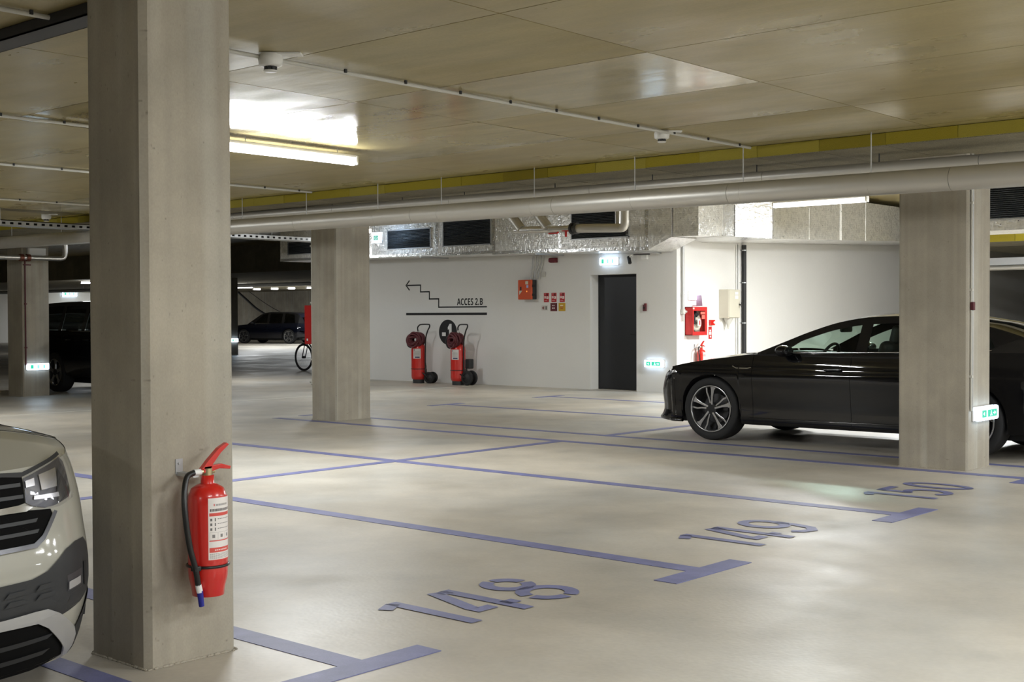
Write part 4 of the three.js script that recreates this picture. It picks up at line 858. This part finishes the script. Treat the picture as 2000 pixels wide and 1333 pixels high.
  for (const x of c.axles) for (const side of [1, -1]) {
    const g = new THREE.CylinderGeometry(c.arch + 0.004, c.arch + 0.004, 0.3, 40, 1, true, -Math.PI / 2 - 0.25, Math.PI + 0.5); g.rotateX(Math.PI / 2); g.rotateZ(Math.PI); if (0) g.rotateX(0);
    const q = plain(g); q.translate(x, c.R, side * (W * 0.965 - 0.15)); obj('wheel_arch_liner', q, M.black, o);
  }
  obj('underbody', [span(0.25, L - 0.25, 0.17, 0.3, -W * 0.68, W * 0.68), span(c.axles[0] + c.arch + 0.03, c.axles[1] - c.arch - 0.03, sill(L / 2) - 0.01, 0.3, -W * 0.92, W * 0.92)], M.black, o);
  // --- bonnet and boot
  const edge = (k) => { const s = at(k)[0], y = yTop(s), p = P(k, y, 1); return p; };
  const deck = (sa, sb, crown) => grid(40, 30, (u, v) => { const k = kOf(sa + (sb - sa) * v), e = edge(k), q = u * 2 - 1; return V(e.x, e.y - 0.002 + crown(sa + (sb - sa) * v) * (1 - Math.abs(q) ** c.crownPow), q * (e.z - 0.002)); }, true);
  obj('bonnet', deck(0.002, c.cowl, c.bonnetCrown), c.paint, o);
  if (c.boot) obj('boot_lid', deck(c.boot, L - 0.002, () => 0.02), c.paint, o);
  // --- greenhouse
  const yR = smooth(c.roof), zb = (s) => P(kOf(s), yTop(s), 1).z - 0.012, zs = (s, y) => zb(s) - c.tumble * Math.max(0, y - yTop(s)) ;
  const sideShape = (pts, holes, off, side) => {
    const sh = new THREE.Shape(pts.map((p) => new THREE.Vector2(p[0], p[1]))); for (const h of holes) sh.holes.push(new THREE.Path(h.map((p) => new THREE.Vector2(p[0], p[1]))));
    let g = new THREE.ShapeGeometry(sh); g = new TessellateModifier(0.12, 6).modify(g); g.deleteAttribute('normal'); g.deleteAttribute('uv'); g = mergeVertices(g, 1e-5);
    const p = g.attributes.position; for (let i = 0; i < p.count; i++) { const s = p.getX(i), y = p.getY(i); p.setXYZ(i, s, y, side * (zs(s, y) + off)); }
    if (side < 0) { const ix = g.index.array; for (let i = 0; i < ix.length; i += 3) { const t = ix[i]; ix[i] = ix[i + 1]; ix[i + 1] = t; } }
    g.computeVertexNormals(); return plain(g);
  };
  const up = [], dn = [], [ga, gb] = c.green;
  for (let i = 0; i <= 60; i++) { const s = ga + (gb - ga) * i / 60; up.push([s, Math.max(yR(s), yTop(s) + 0.001)]); dn.push([s, yTop(s) - 0.012]); }
  const outlineG = [...dn, ...up.reverse()];
  for (const side of [1, -1]) {
    obj('pillar_frame', sideShape(outlineG, c.windows, 0, side), c.pillar || M.gloss, o);
    c.windows.forEach((w) => obj('side_window', sideShape(w, [], -0.006, side), c.glass, o));
    obj('belt_trim', tube(Array.from({ length: 20 }, (_, i) => { const s = c.windows[0][0][0] + (c.beltEnd - c.windows[0][0][0]) * i / 19, y = c.beltY(s); return [s, y, side * (zs(s, y) + 0.006)]; }), 0.006, 40, 6), M.chrome, o);
  }
  const top = (sa, sb, nv, inset = 0, lower = 0) => grid(28, nv, (u, v) => { const s = sa + (sb - sa) * v, q = u * 2 - 1, y = yR(s), b = c.bow(s) * (1 - q * q); return V(s - b, y - lower + c.crown * Math.min(1, (y - yTop(s)) * 4) * (1 - q * q), q * (zs(s, y) - inset)); }, true);
  obj('windscreen', top(c.screen[0], c.screen[1], 16, 0.05, 0.003), c.screenGlass || c.glass, o);
  obj('roof', top(c.screen[1], c.screen[2], 20), c.paint, o);
  obj('rear_window', top(c.screen[2], c.screen[3], 16, 0.04, 0.003), c.rearGlass || c.glass, o);
  [1, -1].forEach((sd) => obj('windscreen_pillar', grid(4, 24, (u, v) => { const s = c.screen[0] + (c.screen[1] - c.screen[0]) * v, y = yR(s), q0 = 1 - 0.055 / zs(s, y), q = q0 + (1 - q0) * u, b = c.bow(s) * (1 - q * q); return V(s - b, y + c.crown * Math.min(1, (y - yTop(s)) * 4) * (1 - q * q), sd * q * zs(s, y)); }, sd > 0), c.paint, o));
  if (c.screen[3] > c.screen[2] + 0.05) [1, -1].forEach((sd) => obj('rear_pillar', grid(4, 24, (u, v) => { const s = c.screen[2] + (c.screen[3] - c.screen[2]) * v, y = yR(s), q0 = 1 - 0.045 / zs(s, y), q = q0 + (1 - q0) * u, b = c.bow(s) * (1 - q * q); return V(s - b, y + c.crown * Math.min(1, (y - yTop(s)) * 4) * (1 - q * q), sd * q * zs(s, y)); }, sd > 0), c.paint, o));
  // --- wheels, mirrors, handles, cabin
  for (const x of c.axles) for (const side of [1, -1]) wheelParts(o, x, side * (W * 0.975 - c.tw / 2), c.R, c.tw, side, c.wheel);
  for (const side of [1, -1]) {
    const m = new THREE.Group(); m.name = 'door_mirror'; o.add(m); m.position.set(c.mirror[0], c.mirror[1], side * (zs(c.mirror[0], yTop(c.mirror[0])) + 0.11));
    const g = new THREE.SphereGeometry(1, 24, 16); g.scale(0.075, 0.06, 0.115); obj('housing', g, c.paint, m);
    obj('mirror_foot', rod([0, -0.04, -side * 0.13], [0, -0.02, -side * 0.02], 0.022, 0.018), M.gloss, m); const mg = new THREE.SphereGeometry(1, 20, 12); mg.scale(0.012, 0.05, 0.1); mg.translate(0.062, 0, 0); obj('mirror_glass', mg, M.gloss, m);
    for (const s of c.handles || []) { const y = c.handleY, z = P(kOf(s), y, 1).z; obj('door_handle', [rbox(0.19, 0.025, 0.022, 0.01, s, y, side * (z + 0.022)), box(0.02, 0.02, 0.03, s - 0.08, y, side * (z + 0.01)), box(0.02, 0.02, 0.03, s + 0.08, y, side * (z + 0.01))], c.paint, o); }
  }
  if (c.cabin) {
    const { seat, dash } = c.cabin;
    obj('dashboard', [rbox(0.5, 0.16, W * 1.5, 0.06, dash, 0.86, 0), rbox(0.26, 0.09, 0.42, 0.04, dash + 0.12, 0.93, c.cabin.drive * 0.36)], M.seat, o);
    obj('steering_wheel', move(rotZ(rotY(plain(new THREE.TorusGeometry(0.18, 0.016, 10, 36)), Math.PI / 2), -0.42), dash + 0.38, 0.89, c.cabin.drive * 0.36), M.seat, o);
    for (const sd of [1, -1]) obj('front_seat', [rbox(0.5, 0.14, 0.5, 0.06, seat, 0.5, sd * 0.37), move(rotZ(rbox(0.16, 0.62, 0.48, 0.07), -0.3), seat + 0.32, 0.79, sd * 0.37), move(rotZ(rbox(0.1, 0.2, 0.26, 0.045), -0.25), seat + 0.44, 1.15, sd * 0.37)], M.seat, o);
    obj('rear_seat', [rbox(0.5, 0.16, 1.2, 0.06, seat + 0.95, 0.5, 0), move(rotZ(rbox(0.16, 0.55, 1.2, 0.07), -0.4), seat + 1.28, 0.76, 0), rbox(0.1, 0.16, 0.24, 0.04, seat + 1.4, 1.07, 0.38), rbox(0.1, 0.16, 0.24, 0.04, seat + 1.4, 1.07, -0.38)], M.seat, o);
    obj('inside_mirror', [rbox(0.04, 0.07, 0.24, 0.02, c.cabin.glassTop, c.cabin.mirrorY, 0), rod([c.cabin.glassTop, c.cabin.mirrorY, 0], [c.cabin.glassTop - 0.03, c.cabin.mirrorY + 0.07, 0], 0.015)], M.seat, o);
    obj('cabin_floor', span(dash - 0.2, c.axles[1] + 0.2, 0.3, 0.42, -W * 0.8, W * 0.8), M.black, o);
  }
  return { P, N, decal, kOf, yTop, zs, K, patch, at };
}
const poly = (f, a, b, n = 10) => Array.from({ length: n + 1 }, (_, i) => { const s = a + (b - a) * i / n; return [s, f(s)]; });

// ---------------------------------------------------------------- black fastback behind the right column
{
  const o = thing('parked_car', 'black fastback car parked behind the right column', 'car', [-8.38, 0, -12.66]);
  const roof = [[1.42, 0.955], [1.68, 1.065], [1.98, 1.19], [2.28, 1.285], [2.58, 1.332], [2.92, 1.345], [3.3, 1.325], [3.7, 1.265], [4.1, 1.165], [4.45, 1.03], [4.56, 0.99]];
  const rf = smooth(roof), belt = tab([[1.5, 0.955], [2.5, 0.972], [3.4, 0.99], [4.0, 1.02]]);
  const railTop = (s) => rf(s) - 0.075;
  const w1 = [[1.74, belt(1.74) + 0.012], [2.54, belt(2.54) + 0.012], ...poly(railTop, 2.52, 1.9, 10)];
  const w2 = [[2.66, belt(2.66) + 0.012], [3.33, belt(3.33) + 0.012], [3.42, belt(3.4) + 0.07], ...poly(railTop, 3.36, 2.64, 10)];
  const w3 = [[3.40, belt(3.4) + 0.012], [3.92, belt(3.9) + 0.03], [3.86, 1.13], ...poly(railTop, 3.72, 3.46, 4)];
  const c = makeCar(o, {
    L: 4.757, W: 0.925, R: 0.342, tw: 0.255, wheel: 'sport', axles: [0.875, 3.70], arch: 0.372, paint: M.blackPaint, glass: M.carGlass, pillar: M.gloss, rearGlass: M.darkGlass,
    nose: [0.07, 0.30, 6], tail: [0.12, 0.38, 5],
    yTop: [[0, 0.62], [0.08, 0.665], [0.2, 0.725], [0.42, 0.8], [0.75, 0.862], [1.1, 0.908], [1.4, 0.942], [2, 0.955], [2.8, 0.97], [3.6, 0.99], [4.2, 1.0], [4.55, 0.985], [4.757, 0.93]],
    sill: [[0, 0.2], [0.3, 0.185], [0.6, 0.2], [1.3, 0.2], [3.3, 0.22], [4.2, 0.25], [4.757, 0.3]],
    bul: [[0.15, 0.9], [0.22, 0.945], [0.27, 0.957], [0.36, 0.958], [0.45, 0.968], [0.6, 0.985], [0.70, 1.0], [0.735, 1.0], [0.79, 0.978], [0.83, 0.972], [0.9, 0.952], [0.96, 0.93], [1.02, 0.9]],
    noseShift: [[0.15, 0.08], [0.2, -0.05], [0.25, 0.0], [0.32, 0.03], [0.5, 0.015], [0.6, 0.04], [0.7, 0.09], [0.8, 0.15], [0.9, 0.22]], tailShift: [[0.2, 0.12], [0.4, 0.02], [0.6, 0], [0.8, 0.03], [0.95, 0.02], [1.0, 0.05]],
    panels: [['front_bumper', 0, 0.42], ['front_wing', 0.42, 1.40], ['front_door', 1.40, 2.52], ['rear_door', 2.52, 3.36], ['rear_wing', 3.36, 4.3], ['rear_bumper', 4.3, 4.757]],
    cowl: 1.43, bonnetCrown: (s) => 0.05 * Math.min(1, s / 0.9), crownPow: 2.2, boot: 4.5,
    roof, green: [1.43, 4.55], windows: [w1, w2, w3], beltEnd: 3.9, beltY: (s) => belt(s) + 0.004, tumble: 0.72, crown: 0.045, bow: (s) => 0.16 * clamp01((2.3 - s) / 1.0) - 0.1 * clamp01((s - 3.5) / 0.9),
    screen: [1.44, 2.28, 3.42, 4.5], mirror: [1.8, 0.985], handles: [2.33, 3.2], handleY: 0.80, cabin: { seat: 2.35, dash: 1.62, drive: 1, glassTop: 2.02, mirrorY: 1.205 },
  });
  for (const side of [1, -1]) {
    obj('headlight', c.decal([[0.78, 0.665], [0.92, 0.685], [1.02, 0.70], [1.17, 0.735], [1.14, 0.755], [1.0, 0.735], [0.84, 0.7]], side, 0.004), M.reflector, o);
    obj('front_splitter', tube([[0.14, 0.2, side * 0.3], [0.2, 0.2, side * 0.62], [0.33, 0.2, side * 0.84], [0.52, 0.205, side * 0.9]], 0.02, 20), M.gloss, o);
    { const k0 = c.kOf(1.16), k1 = c.kOf(1.205), k2 = c.kOf(1.34), k3 = c.kOf(1.385); obj('wing_trim', c.decal([[k0, 0.818], [k1, 0.797], [k2, 0.797], [k3, 0.808], [k3, 0.801], [k2, 0.789], [k1 - 0.004, 0.789], [k0 - 0.008, 0.812]], side, 0.003), M.chrome, o, 'thin chrome wing trim'); }
    obj('sill_strip', tube([[1.36, 0.262, side * 0.893], [2.4, 0.27, side * 0.895], [3.2, 0.278, side * 0.893]], 0.007, 20, 6), M.gloss, o);
    obj('tail_light', c.decal([[c.K - 0.95, 0.83], [c.K - 0.5, 0.84], [c.K - 0.45, 0.9], [c.K - 0.9, 0.92]], side, 0.004), M.darkRed, o);
  }
  obj('bumper_grille', [1, -1].map((sd) => c.decal([[0.02, 0.3], [0.45, 0.32], [0.5, 0.5], [0.35, 0.62], [0.02, 0.62]], sd, 0.003)), M.trim, o);
}
// ---------------------------------------------------------------- sand-white compact at the left edge
{
  const L = 4.11, o = thing('parked_car', 'sand-white compact car with black grille at the left edge', 'car', [-3.93, 0, -1.68], Math.PI);
  const roof = [[0.95, 0.935], [1.2, 1.11], [1.6, 1.40], [1.9, 1.5], [2.3, 1.535], [3.2, 1.52], [3.7, 1.44], [3.95, 1.2], [4.02, 1.05]];
  const rf = smooth(roof), belt = (s) => 1.05 + 0.01 * (s - 1), rail = (s) => rf(s) - 0.07;
  const w1 = [[1.3, belt(1.3)], [2.1, belt(2.1)], ...poly(rail, 2.06, 1.55, 8)], w2 = [[2.2, belt(2.2)], [3.0, belt(3)], ...poly(rail, 2.95, 2.16, 8)], w3 = [[3.1, belt(3.1)], [3.6, belt(3.6) + 0.06], ...poly(rail, 3.5, 3.08, 4)];
  const c = makeCar(o, {
    L, W: 0.88, R: 0.325, tw: 0.21, wheel: 'plain', axles: [0.83, 3.38], arch: 0.37, paint: M.sandPaint, glass: M.darkGlass, pillar: M.gloss,
    nose: [0.15, 0.42, 6], tail: [0.06, 0.3, 6],
    yTop: [[0, 0.848], [0.25, 0.872], [0.5, 0.895], [0.8, 0.92], [1.0, 0.93], [1.3, 0.965], [2.5, 1.03], [3.6, 1.07], [4.0, 1.05], [4.11, 1.0]],
    sill: [[0, 0.17], [0.3, 0.15], [0.55, 0.19], [1.3, 0.24], [3.2, 0.24], [4.11, 0.3]],
    bul: [[0.12, 0.93], [0.25, 0.97], [0.45, 1.0], [0.65, 0.985], [0.8, 0.955], [0.9, 0.915], [1.0, 0.86], [1.1, 0.8]],
    noseShift: [[0.12, 0.12], [0.25, 0.04], [0.4, 0], [0.5, 0], [0.62, 0.03], [0.75, 0.055], [0.88, 0.1], [1.0, 0.2], [1.1, 0.35]], tailShift: [[0.2, 0.1], [0.5, 0], [0.9, 0.02], [1.05, 0.06]],
    panels: [['front_bumper', 0, 0.52], ['front_wing', 0.52, 1.25], ['front_door', 1.25, 2.15], ['rear_door', 2.15, 3.0], ['rear_wing', 3.0, 3.8], ['rear_bumper', 3.8, L]],
    cowl: 1.0, bonnetCrown: (s) => 0.08 * Math.min(1, s / 0.35), crownPow: 2.6, boot: 0,
    roof, green: [0.98, 4.0], windows: [w1, w2, w3], beltEnd: 3.4, beltY: (s) => belt(s) - 0.01, tumble: 0.4, crown: 0.04, bow: (s) => 0.1 * clamp01((1.9 - s) / 0.9),
    screen: [0.99, 1.75, 3.6, 3.98], mirror: [1.62, 1.1], handles: [2.0, 2.85], handleY: 0.88, cabin: { seat: 2.0, dash: 1.25, drive: 1, glassTop: 1.65, mirrorY: 1.33 },
  });
  for (const sd of [1, -1]) {
    const lampGroup = new THREE.Group(); lampGroup.name = 'headlight'; o.add(lampGroup);
    const d = (name, pts, off, mat, label) => obj(name, c.decal(pts, sd, off), mat, lampGroup, label);
    d('lamp_bowl', [[0.45, 0.818], [0.545, 0.84], [0.69, 0.868], [0.712, 0.85], [0.702, 0.793], [0.694, 0.748], [0.671, 0.731], [0.571, 0.715], [0.516, 0.713], [0.46, 0.726], [0.436, 0.739]], 0.004, M.silverDark || (M.silverDark = std({ color: rgb(0.10, 0.10, 0.11), metalness: 0.6, roughness: 0.3 })));
    d('reflector', [[0.52, 0.822], [0.625, 0.836], [0.6, 0.775], [0.515, 0.772]], 0.008, M.reflector, 'bright chrome reflector');
    d('reflector', [[0.452, 0.808], [0.495, 0.815], [0.49, 0.79], [0.449, 0.787]], 0.008, M.reflector);
    d('reflector', [[0.47, 0.745], [0.6, 0.74], [0.6, 0.755], [0.475, 0.757]], 0.008, M.reflector);
    d('dark_bezel', [[0.638, 0.832], [0.684, 0.757], [0.662, 0.739], [0.59, 0.72], [0.596, 0.765]], 0.007, M.trim);
    d('lens_cover', [[0.44, 0.824], [0.547, 0.848], [0.694, 0.876], [0.718, 0.854], [0.705, 0.793], [0.698, 0.744], [0.671, 0.726], [0.571, 0.708], [0.516, 0.708], [0.455, 0.722], [0.428, 0.737]], 0.018, M.lens);
    const lo = (pts) => c.decal(pts, sd, 0.006);
    obj('lower_bumper', c.decal([[0.01, 0.478], [0.294, 0.489], [0.412, 0.492], [0.479, 0.508], [0.587, 0.562], [0.66, 0.578], [0.745, 0.578], [0.785, 0.55], [0.80, 0.5], [0.80, 0.43], [0.775, 0.395], [0.68, 0.364], [0.529, 0.34], [0.01, 0.34]], sd, 0.005), M.trim, o);
    obj('fog_lamp', lo([[0.576, 0.474], [0.682, 0.482], [0.69, 0.426], [0.577, 0.42]]), M.silverDark, o); obj('fog_reflector', c.decal([[0.582, 0.452], [0.664, 0.458], [0.664, 0.432], [0.582, 0.425]], sd, 0.009), M.silver, o);
    obj('bumper_slot', c.decal([[0.7, 0.5], [0.735, 0.5], [0.735, 0.41], [0.705, 0.42]], sd, 0.008), M.black, o);
    for (const [k, y] of [[0.3, 0.445], [0.42, 0.45], [0.3, 0.415], [0.42, 0.42], [0.18, 0.44], [0.18, 0.41]]) obj('bumper_rib', c.decal([[k, y], [k + 0.09, y + 0.004], [k + 0.08, y + 0.018], [k + 0.02, y + 0.018]], sd, 0.012), M.trim, o);
    obj('skid_plate', c.decal([[0.01, 0.378], [0.298, 0.381], [0.417, 0.386], [0.47, 0.385], [0.53, 0.36], [0.652, 0.285], [0.685, 0.25], [0.69, 0.21], [0.665, 0.185], [0.635, 0.185], [0.613, 0.221], [0.488, 0.318], [0.436, 0.344], [0.304, 0.347], [0.01, 0.345]], sd, 0.016), M.silver, o, 'silver skid plate bar');
    obj('lower_grille', c.decal([[0.01, 0.346], [0.304, 0.347], [0.437, 0.343], [0.489, 0.317], [0.618, 0.22], [0.64, 0.185], [0.485, 0.165], [0.01, 0.165]], sd, 0.007), M.void, o);
    for (const y of [0.21, 0.265]) obj('grille_slat', c.decal([[0.01, y], [0.5, y + 0.012], [0.53, y + 0.028], [0.01, y + 0.02]], sd, 0.012), M.trim, o);
    obj('bumper_side', c.decal([[0.69, 0.27], [0.8, 0.36], [0.95, 0.37], [1.1, 0.33], [1.1, 0.2], [0.72, 0.17]], sd, 0.005), M.trim, o);
    obj('upper_grille', c.decal([[0.01, 0.834], [0.366, 0.832], [0.446, 0.824], [0.432, 0.739], [0.397, 0.733], [0.334, 0.728], [0.01, 0.728]], sd, 0.005), M.void, o);
    for (const y of [0.755, 0.793]) obj('grille_slat', c.decal([[0.01, y], [0.425, y], [0.428, y + 0.012], [0.01, y + 0.012]], sd, 0.01), M.trim, o);
    obj('bonnet_shut_line', c.decal([[0.01, 0.846], [0.366, 0.843], [0.452, 0.838], [0.547, 0.858], [0.694, 0.886], [0.70, 0.874], [0.547, 0.846], [0.44, 0.822], [0.366, 0.83], [0.01, 0.832]], sd, 0.006), M.black, o);
    obj('chrome_bar', c.decal([[0.01, 0.729], [0.335, 0.731], [0.397, 0.734], [0.455, 0.722], [0.424, 0.711], [0.332, 0.712], [0.01, 0.71]], sd, 0.014), M.chrome, o, 'bright chrome grille bar');
    obj('middle_grille', c.decal([[0.01, 0.711], [0.332, 0.711], [0.435, 0.714], [0.541, 0.706], [0.546, 0.69], [0.477, 0.617], [0.437, 0.596], [0.01, 0.594]], sd, 0.005), M.void, o);
    for (const y of [0.632, 0.668]) obj('grille_slat', c.decal([[0.01, y], [0.46, y + 0.004], [0.47, y + 0.016], [0.01, y + 0.012]], sd, 0.01), M.trim, o);
    obj('grille_surround', c.decal([[0.55, 0.70], [0.566, 0.694], [0.486, 0.61], [0.446, 0.588], [0.01, 0.584], [0.01, 0.598], [0.437, 0.603], [0.477, 0.625]], sd, 0.012), M.silverDark, o);
  }
}
// ---------------------------------------------------------------- black off-roader behind the far left column
function simpleCar(o, k) {
  const { L, W, roofH, hood, beltH, R } = k, rs = k.roofPts;
  const rf = smooth(rs), rail = (s) => rf(s) - 0.07, wins = k.win.map(([a, b, t0, t1]) => [[a, beltH + 0.02], [b, beltH + 0.02], ...poly(rail, t1, t0, 6)]);
  return makeCar(o, {
    L, W, R, tw: 0.24, wheel: k.wheel || 'plain', axles: k.axles, arch: R + 0.045, paint: k.paint, glass: M.darkGlass, pillar: M.gloss, nose: k.nose, tail: k.tail,
    yTop: [[0, hood - 0.12], [0.2, hood - 0.04], [0.6, hood], [1.2, beltH - 0.03], [2, beltH], [L - 0.2, beltH + 0.03], [L, beltH]], sill: [[0, 0.25], [1, k.sill], [L - 1, k.sill], [L, 0.34]],
    bul: [[0.2, 0.93], [0.35, 0.97], [0.6, 1], [0.8, 0.985], [beltH, 0.93], [beltH + 0.1, 0.9]], noseShift: [[0.2, 0.08], [0.4, 0], [0.6, 0], [0.8, 0.06], [1.0, 0.14]], tailShift: [[0.2, 0.1], [0.5, 0], [1.0, 0.03], [1.2, 0.06]],
    panels: [['front_bumper', 0, 0.5], ['front_wing', 0.5, k.doors[0]], ['front_door', k.doors[0], k.doors[1]], ['rear_door', k.doors[1], k.doors[2]], ['rear_wing', k.doors[2], L - 0.3], ['rear_bumper', L - 0.3, L]],
    cowl: rs[0][0] + 0.03, bonnetCrown: (s) => 0.05 * Math.min(1, s / 0.3), crownPow: 2.5, boot: 0, roof: rs, green: [rs[0][0] + 0.02, rs[rs.length - 1][0]], windows: wins, beltEnd: k.win[k.win.length - 1][1], beltY: () => beltH + 0.008, tumble: 0.3, crown: 0.03, bow: () => 0,
    screen: [rs[0][0] + 0.03, rs[2][0], rs[rs.length - 2][0], rs[rs.length - 1][0]], mirror: [rs[0][0] + 0.35, beltH + 0.05], handles: [k.doors[1] - 0.2, k.doors[2] - 0.2], handleY: beltH - 0.14, cabin: { seat: k.doors[1] - 0.2, dash: rs[0][0] + 0.35, drive: 1, glassTop: rs[1][0] + 0.3, mirrorY: roofH - 0.22 },
  });
}
{
  const o = thing('parked_car', 'black off-road car behind the far left column', 'car', [-18.65, 0, -12.75], Math.PI);
  simpleCar(o, { L: 3.95, W: 0.93, R: 0.36, roofH: 1.67, hood: 1.0, beltH: 1.1, sill: 0.32, paint: M.blackPaint, axles: [0.75, 2.92], nose: [0.08, 0.25, 6], tail: [0.05, 0.18, 8], doors: [1.2, 2.0, 2.6],
    roofPts: [[1.05, 1.08], [1.3, 1.3], [1.6, 1.57], [2.0, 1.63], [3.0, 1.63], [3.6, 1.6], [3.75, 1.4], [3.86, 1.13]], win: [[1.4, 1.95, 1.6, 1.93], [2.07, 2.75, 2.07, 2.75], [2.87, 3.45, 2.87, 3.4]] });
}
{
  const o = thing('parked_car', 'small dark estate car parked far off before the far wall', 'car', [-53.9, 0, -39.9], 0.3);
  const c = simpleCar(o, { L: 4.5, W: 0.92, R: 0.36, roofH: 1.62, hood: 0.92, beltH: 1.0, sill: 0.27, paint: M.bluePaint, wheel: 'sport', axles: [0.88, 3.6], nose: [0.12, 0.35, 5], tail: [0.08, 0.3, 6], doors: [1.35, 2.35, 3.2],
    roofPts: [[1.1, 0.98], [1.5, 1.24], [1.95, 1.5], [2.4, 1.58], [3.3, 1.57], [4.0, 1.5], [4.25, 1.3], [4.4, 1.03]], win: [[1.55, 2.28, 1.95, 2.26], [2.42, 3.15, 2.42, 3.15], [3.3, 3.95, 3.3, 3.85]] });
}

// ================================================================ THINGS FAR BACK LEFT
{
  const o = thing('bicycle', 'black bicycle wheel showing left of the column beside the white wall', 'bicycle', [-24.28, 0, -20.3]);
  for (const x of [-0.53, 0.52]) {
    const w = new THREE.Group(); w.name = 'wheel'; o.add(w); w.position.set(x, 0.345, 0);
    obj('tyre', plain(new THREE.TorusGeometry(0.32, 0.025, 10, 48)), M.rubber, w); obj('rim', plain(new THREE.TorusGeometry(0.295, 0.009, 8, 40)), M.dark, w); obj('hub', rotX(plain(new THREE.CylinderGeometry(0.03, 0.03, 0.09, 14)), Math.PI / 2), M.dark, w);
    for (let i = 0; i < 12; i++) { const a = i * Math.PI / 6; obj('spoke', rod([0.02 * Math.cos(a), 0.02 * Math.sin(a), 0], [0.295 * Math.cos(a), 0.295 * Math.sin(a), 0], 0.0012, 0.0012, 4), M.zinc, w); }
  }
  obj('frame', [rod([-0.4, 0.78, 0], [0.02, 0.3, 0], 0.02), rod([0.02, 0.3, 0], [0.2, 0.86, 0], 0.017), rod([-0.38, 0.84, 0], [0.18, 0.8, 0], 0.018), rod([0.02, 0.3, 0], [0.52, 0.345, 0.05], 0.01), rod([0.02, 0.3, 0], [0.52, 0.345, -0.05], 0.01), rod([0.18, 0.8, 0], [0.52, 0.345, 0.05], 0.009), rod([0.18, 0.8, 0], [0.52, 0.345, -0.05], 0.009)], M.black, o);
  obj('fork', [rod([-0.38, 0.9, 0], [-0.42, 0.7, 0], 0.02), rod([-0.42, 0.7, 0.05], [-0.53, 0.345, 0.05], 0.012), rod([-0.42, 0.7, -0.05], [-0.53, 0.345, -0.05], 0.012)], M.black, o);
  obj('handlebar', tube([[-0.3, 1.0, 0.3], [-0.37, 0.98, 0.12], [-0.37, 0.98, -0.12], [-0.3, 1.0, -0.3]], 0.013, 24), M.black, o); obj('saddle', rbox(0.26, 0.05, 0.13, 0.022, 0.22, 0.9, 0), M.black, o);
  obj('kickstand', rod([0.3, 0.33, 0.05], [0.34, 0.0, 0.16], 0.008), M.dark, o);
  obj('crank', [rod([0.02, 0.3, 0.06], [0.12, 0.16, 0.06], 0.01), rotX(plain(new THREE.CylinderGeometry(0.09, 0.09, 0.008, 24)), Math.PI / 2).translate(0.02, 0.3, 0.05)], M.dark, o);
}
{
  const o = thing('hose_cabinet', 'tall red cabinet at the left edge of the column beside the wall', 'cabinet', [WW, 1.17, -18.8], -Math.PI / 2);
  obj('body', rbox(0.4, 0.88, 0.4, 0.01, 0, 0, 0.2), M.redMatt, o); obj('door', rbox(0.36, 0.84, 0.015, 0.004, 0, 0, 0.405), M.redMatt, o); obj('badge', plate(0.05, 0.05).rotateY(Math.PI / 2).translate(0.201, -0.34, 0.3), M.white, o);
}
{
  const o = thing('fire_cabinet', 'small red cabinet on the far wall left of the estate car', 'cabinet', [-60.4, 1.35, -43.95], 0);
  obj('body', rbox(0.5, 1.0, 0.25, 0.02, 0, 0, 0.125), M.redMatt, o); obj('door', rbox(0.46, 0.96, 0.02, 0.006, 0, 0, 0.26), M.redMatt, o); obj('header_plate', box(0.9, 0.12, 0.02, -0.1, 0.36, 0.28), M.white, o);
}
{
  const o = thing('hanging_hose', 'black hose sagging from the ceiling behind the far estate car', 'hose', [-55, 2.7, -42.5]);
  obj('hose', tube([[-2.6, 0.05, 0], [-1.8, -0.4, 0], [-0.8, -0.95, 0], [0.4, -1.35, 0], [1.8, -1.5, 0], [3.4, -1.5, 0]], 0.06, 40), M.black, o); obj('thin_cable', tube([[-1.6, 0.05, 0], [-0.2, -0.6, 0], [1.2, -1.1, 0], [3, -1.4, 0]], 0.018, 30), M.dark, o);
  obj('ceiling_anchor', box(0.1, 0.06, 0.1, -2.6, 0.03, 0), M.dark, o);
}
{
  const o = thing('pipe_run', 'row of dim service pipes below the far dark ceiling', 'pipe', [-40, 2.55, -30]);
  obj('pipe', rod([-22, 0, 0], [16, 0, 0], 0.06, 0.06, 16), M.galv, o); obj('pipe', rod([-22, 0.02, 0.4], [16, 0.02, 0.4], 0.045, 0.045, 16), M.zinc, o);
  for (let x = -20; x < 16; x += 4) obj('hanger_rod', rod([x, 0, 0], [x, 0.19, 0], 0.006, 0.006, 6), M.zinc, o);
}
renderer.render(scene, camera);
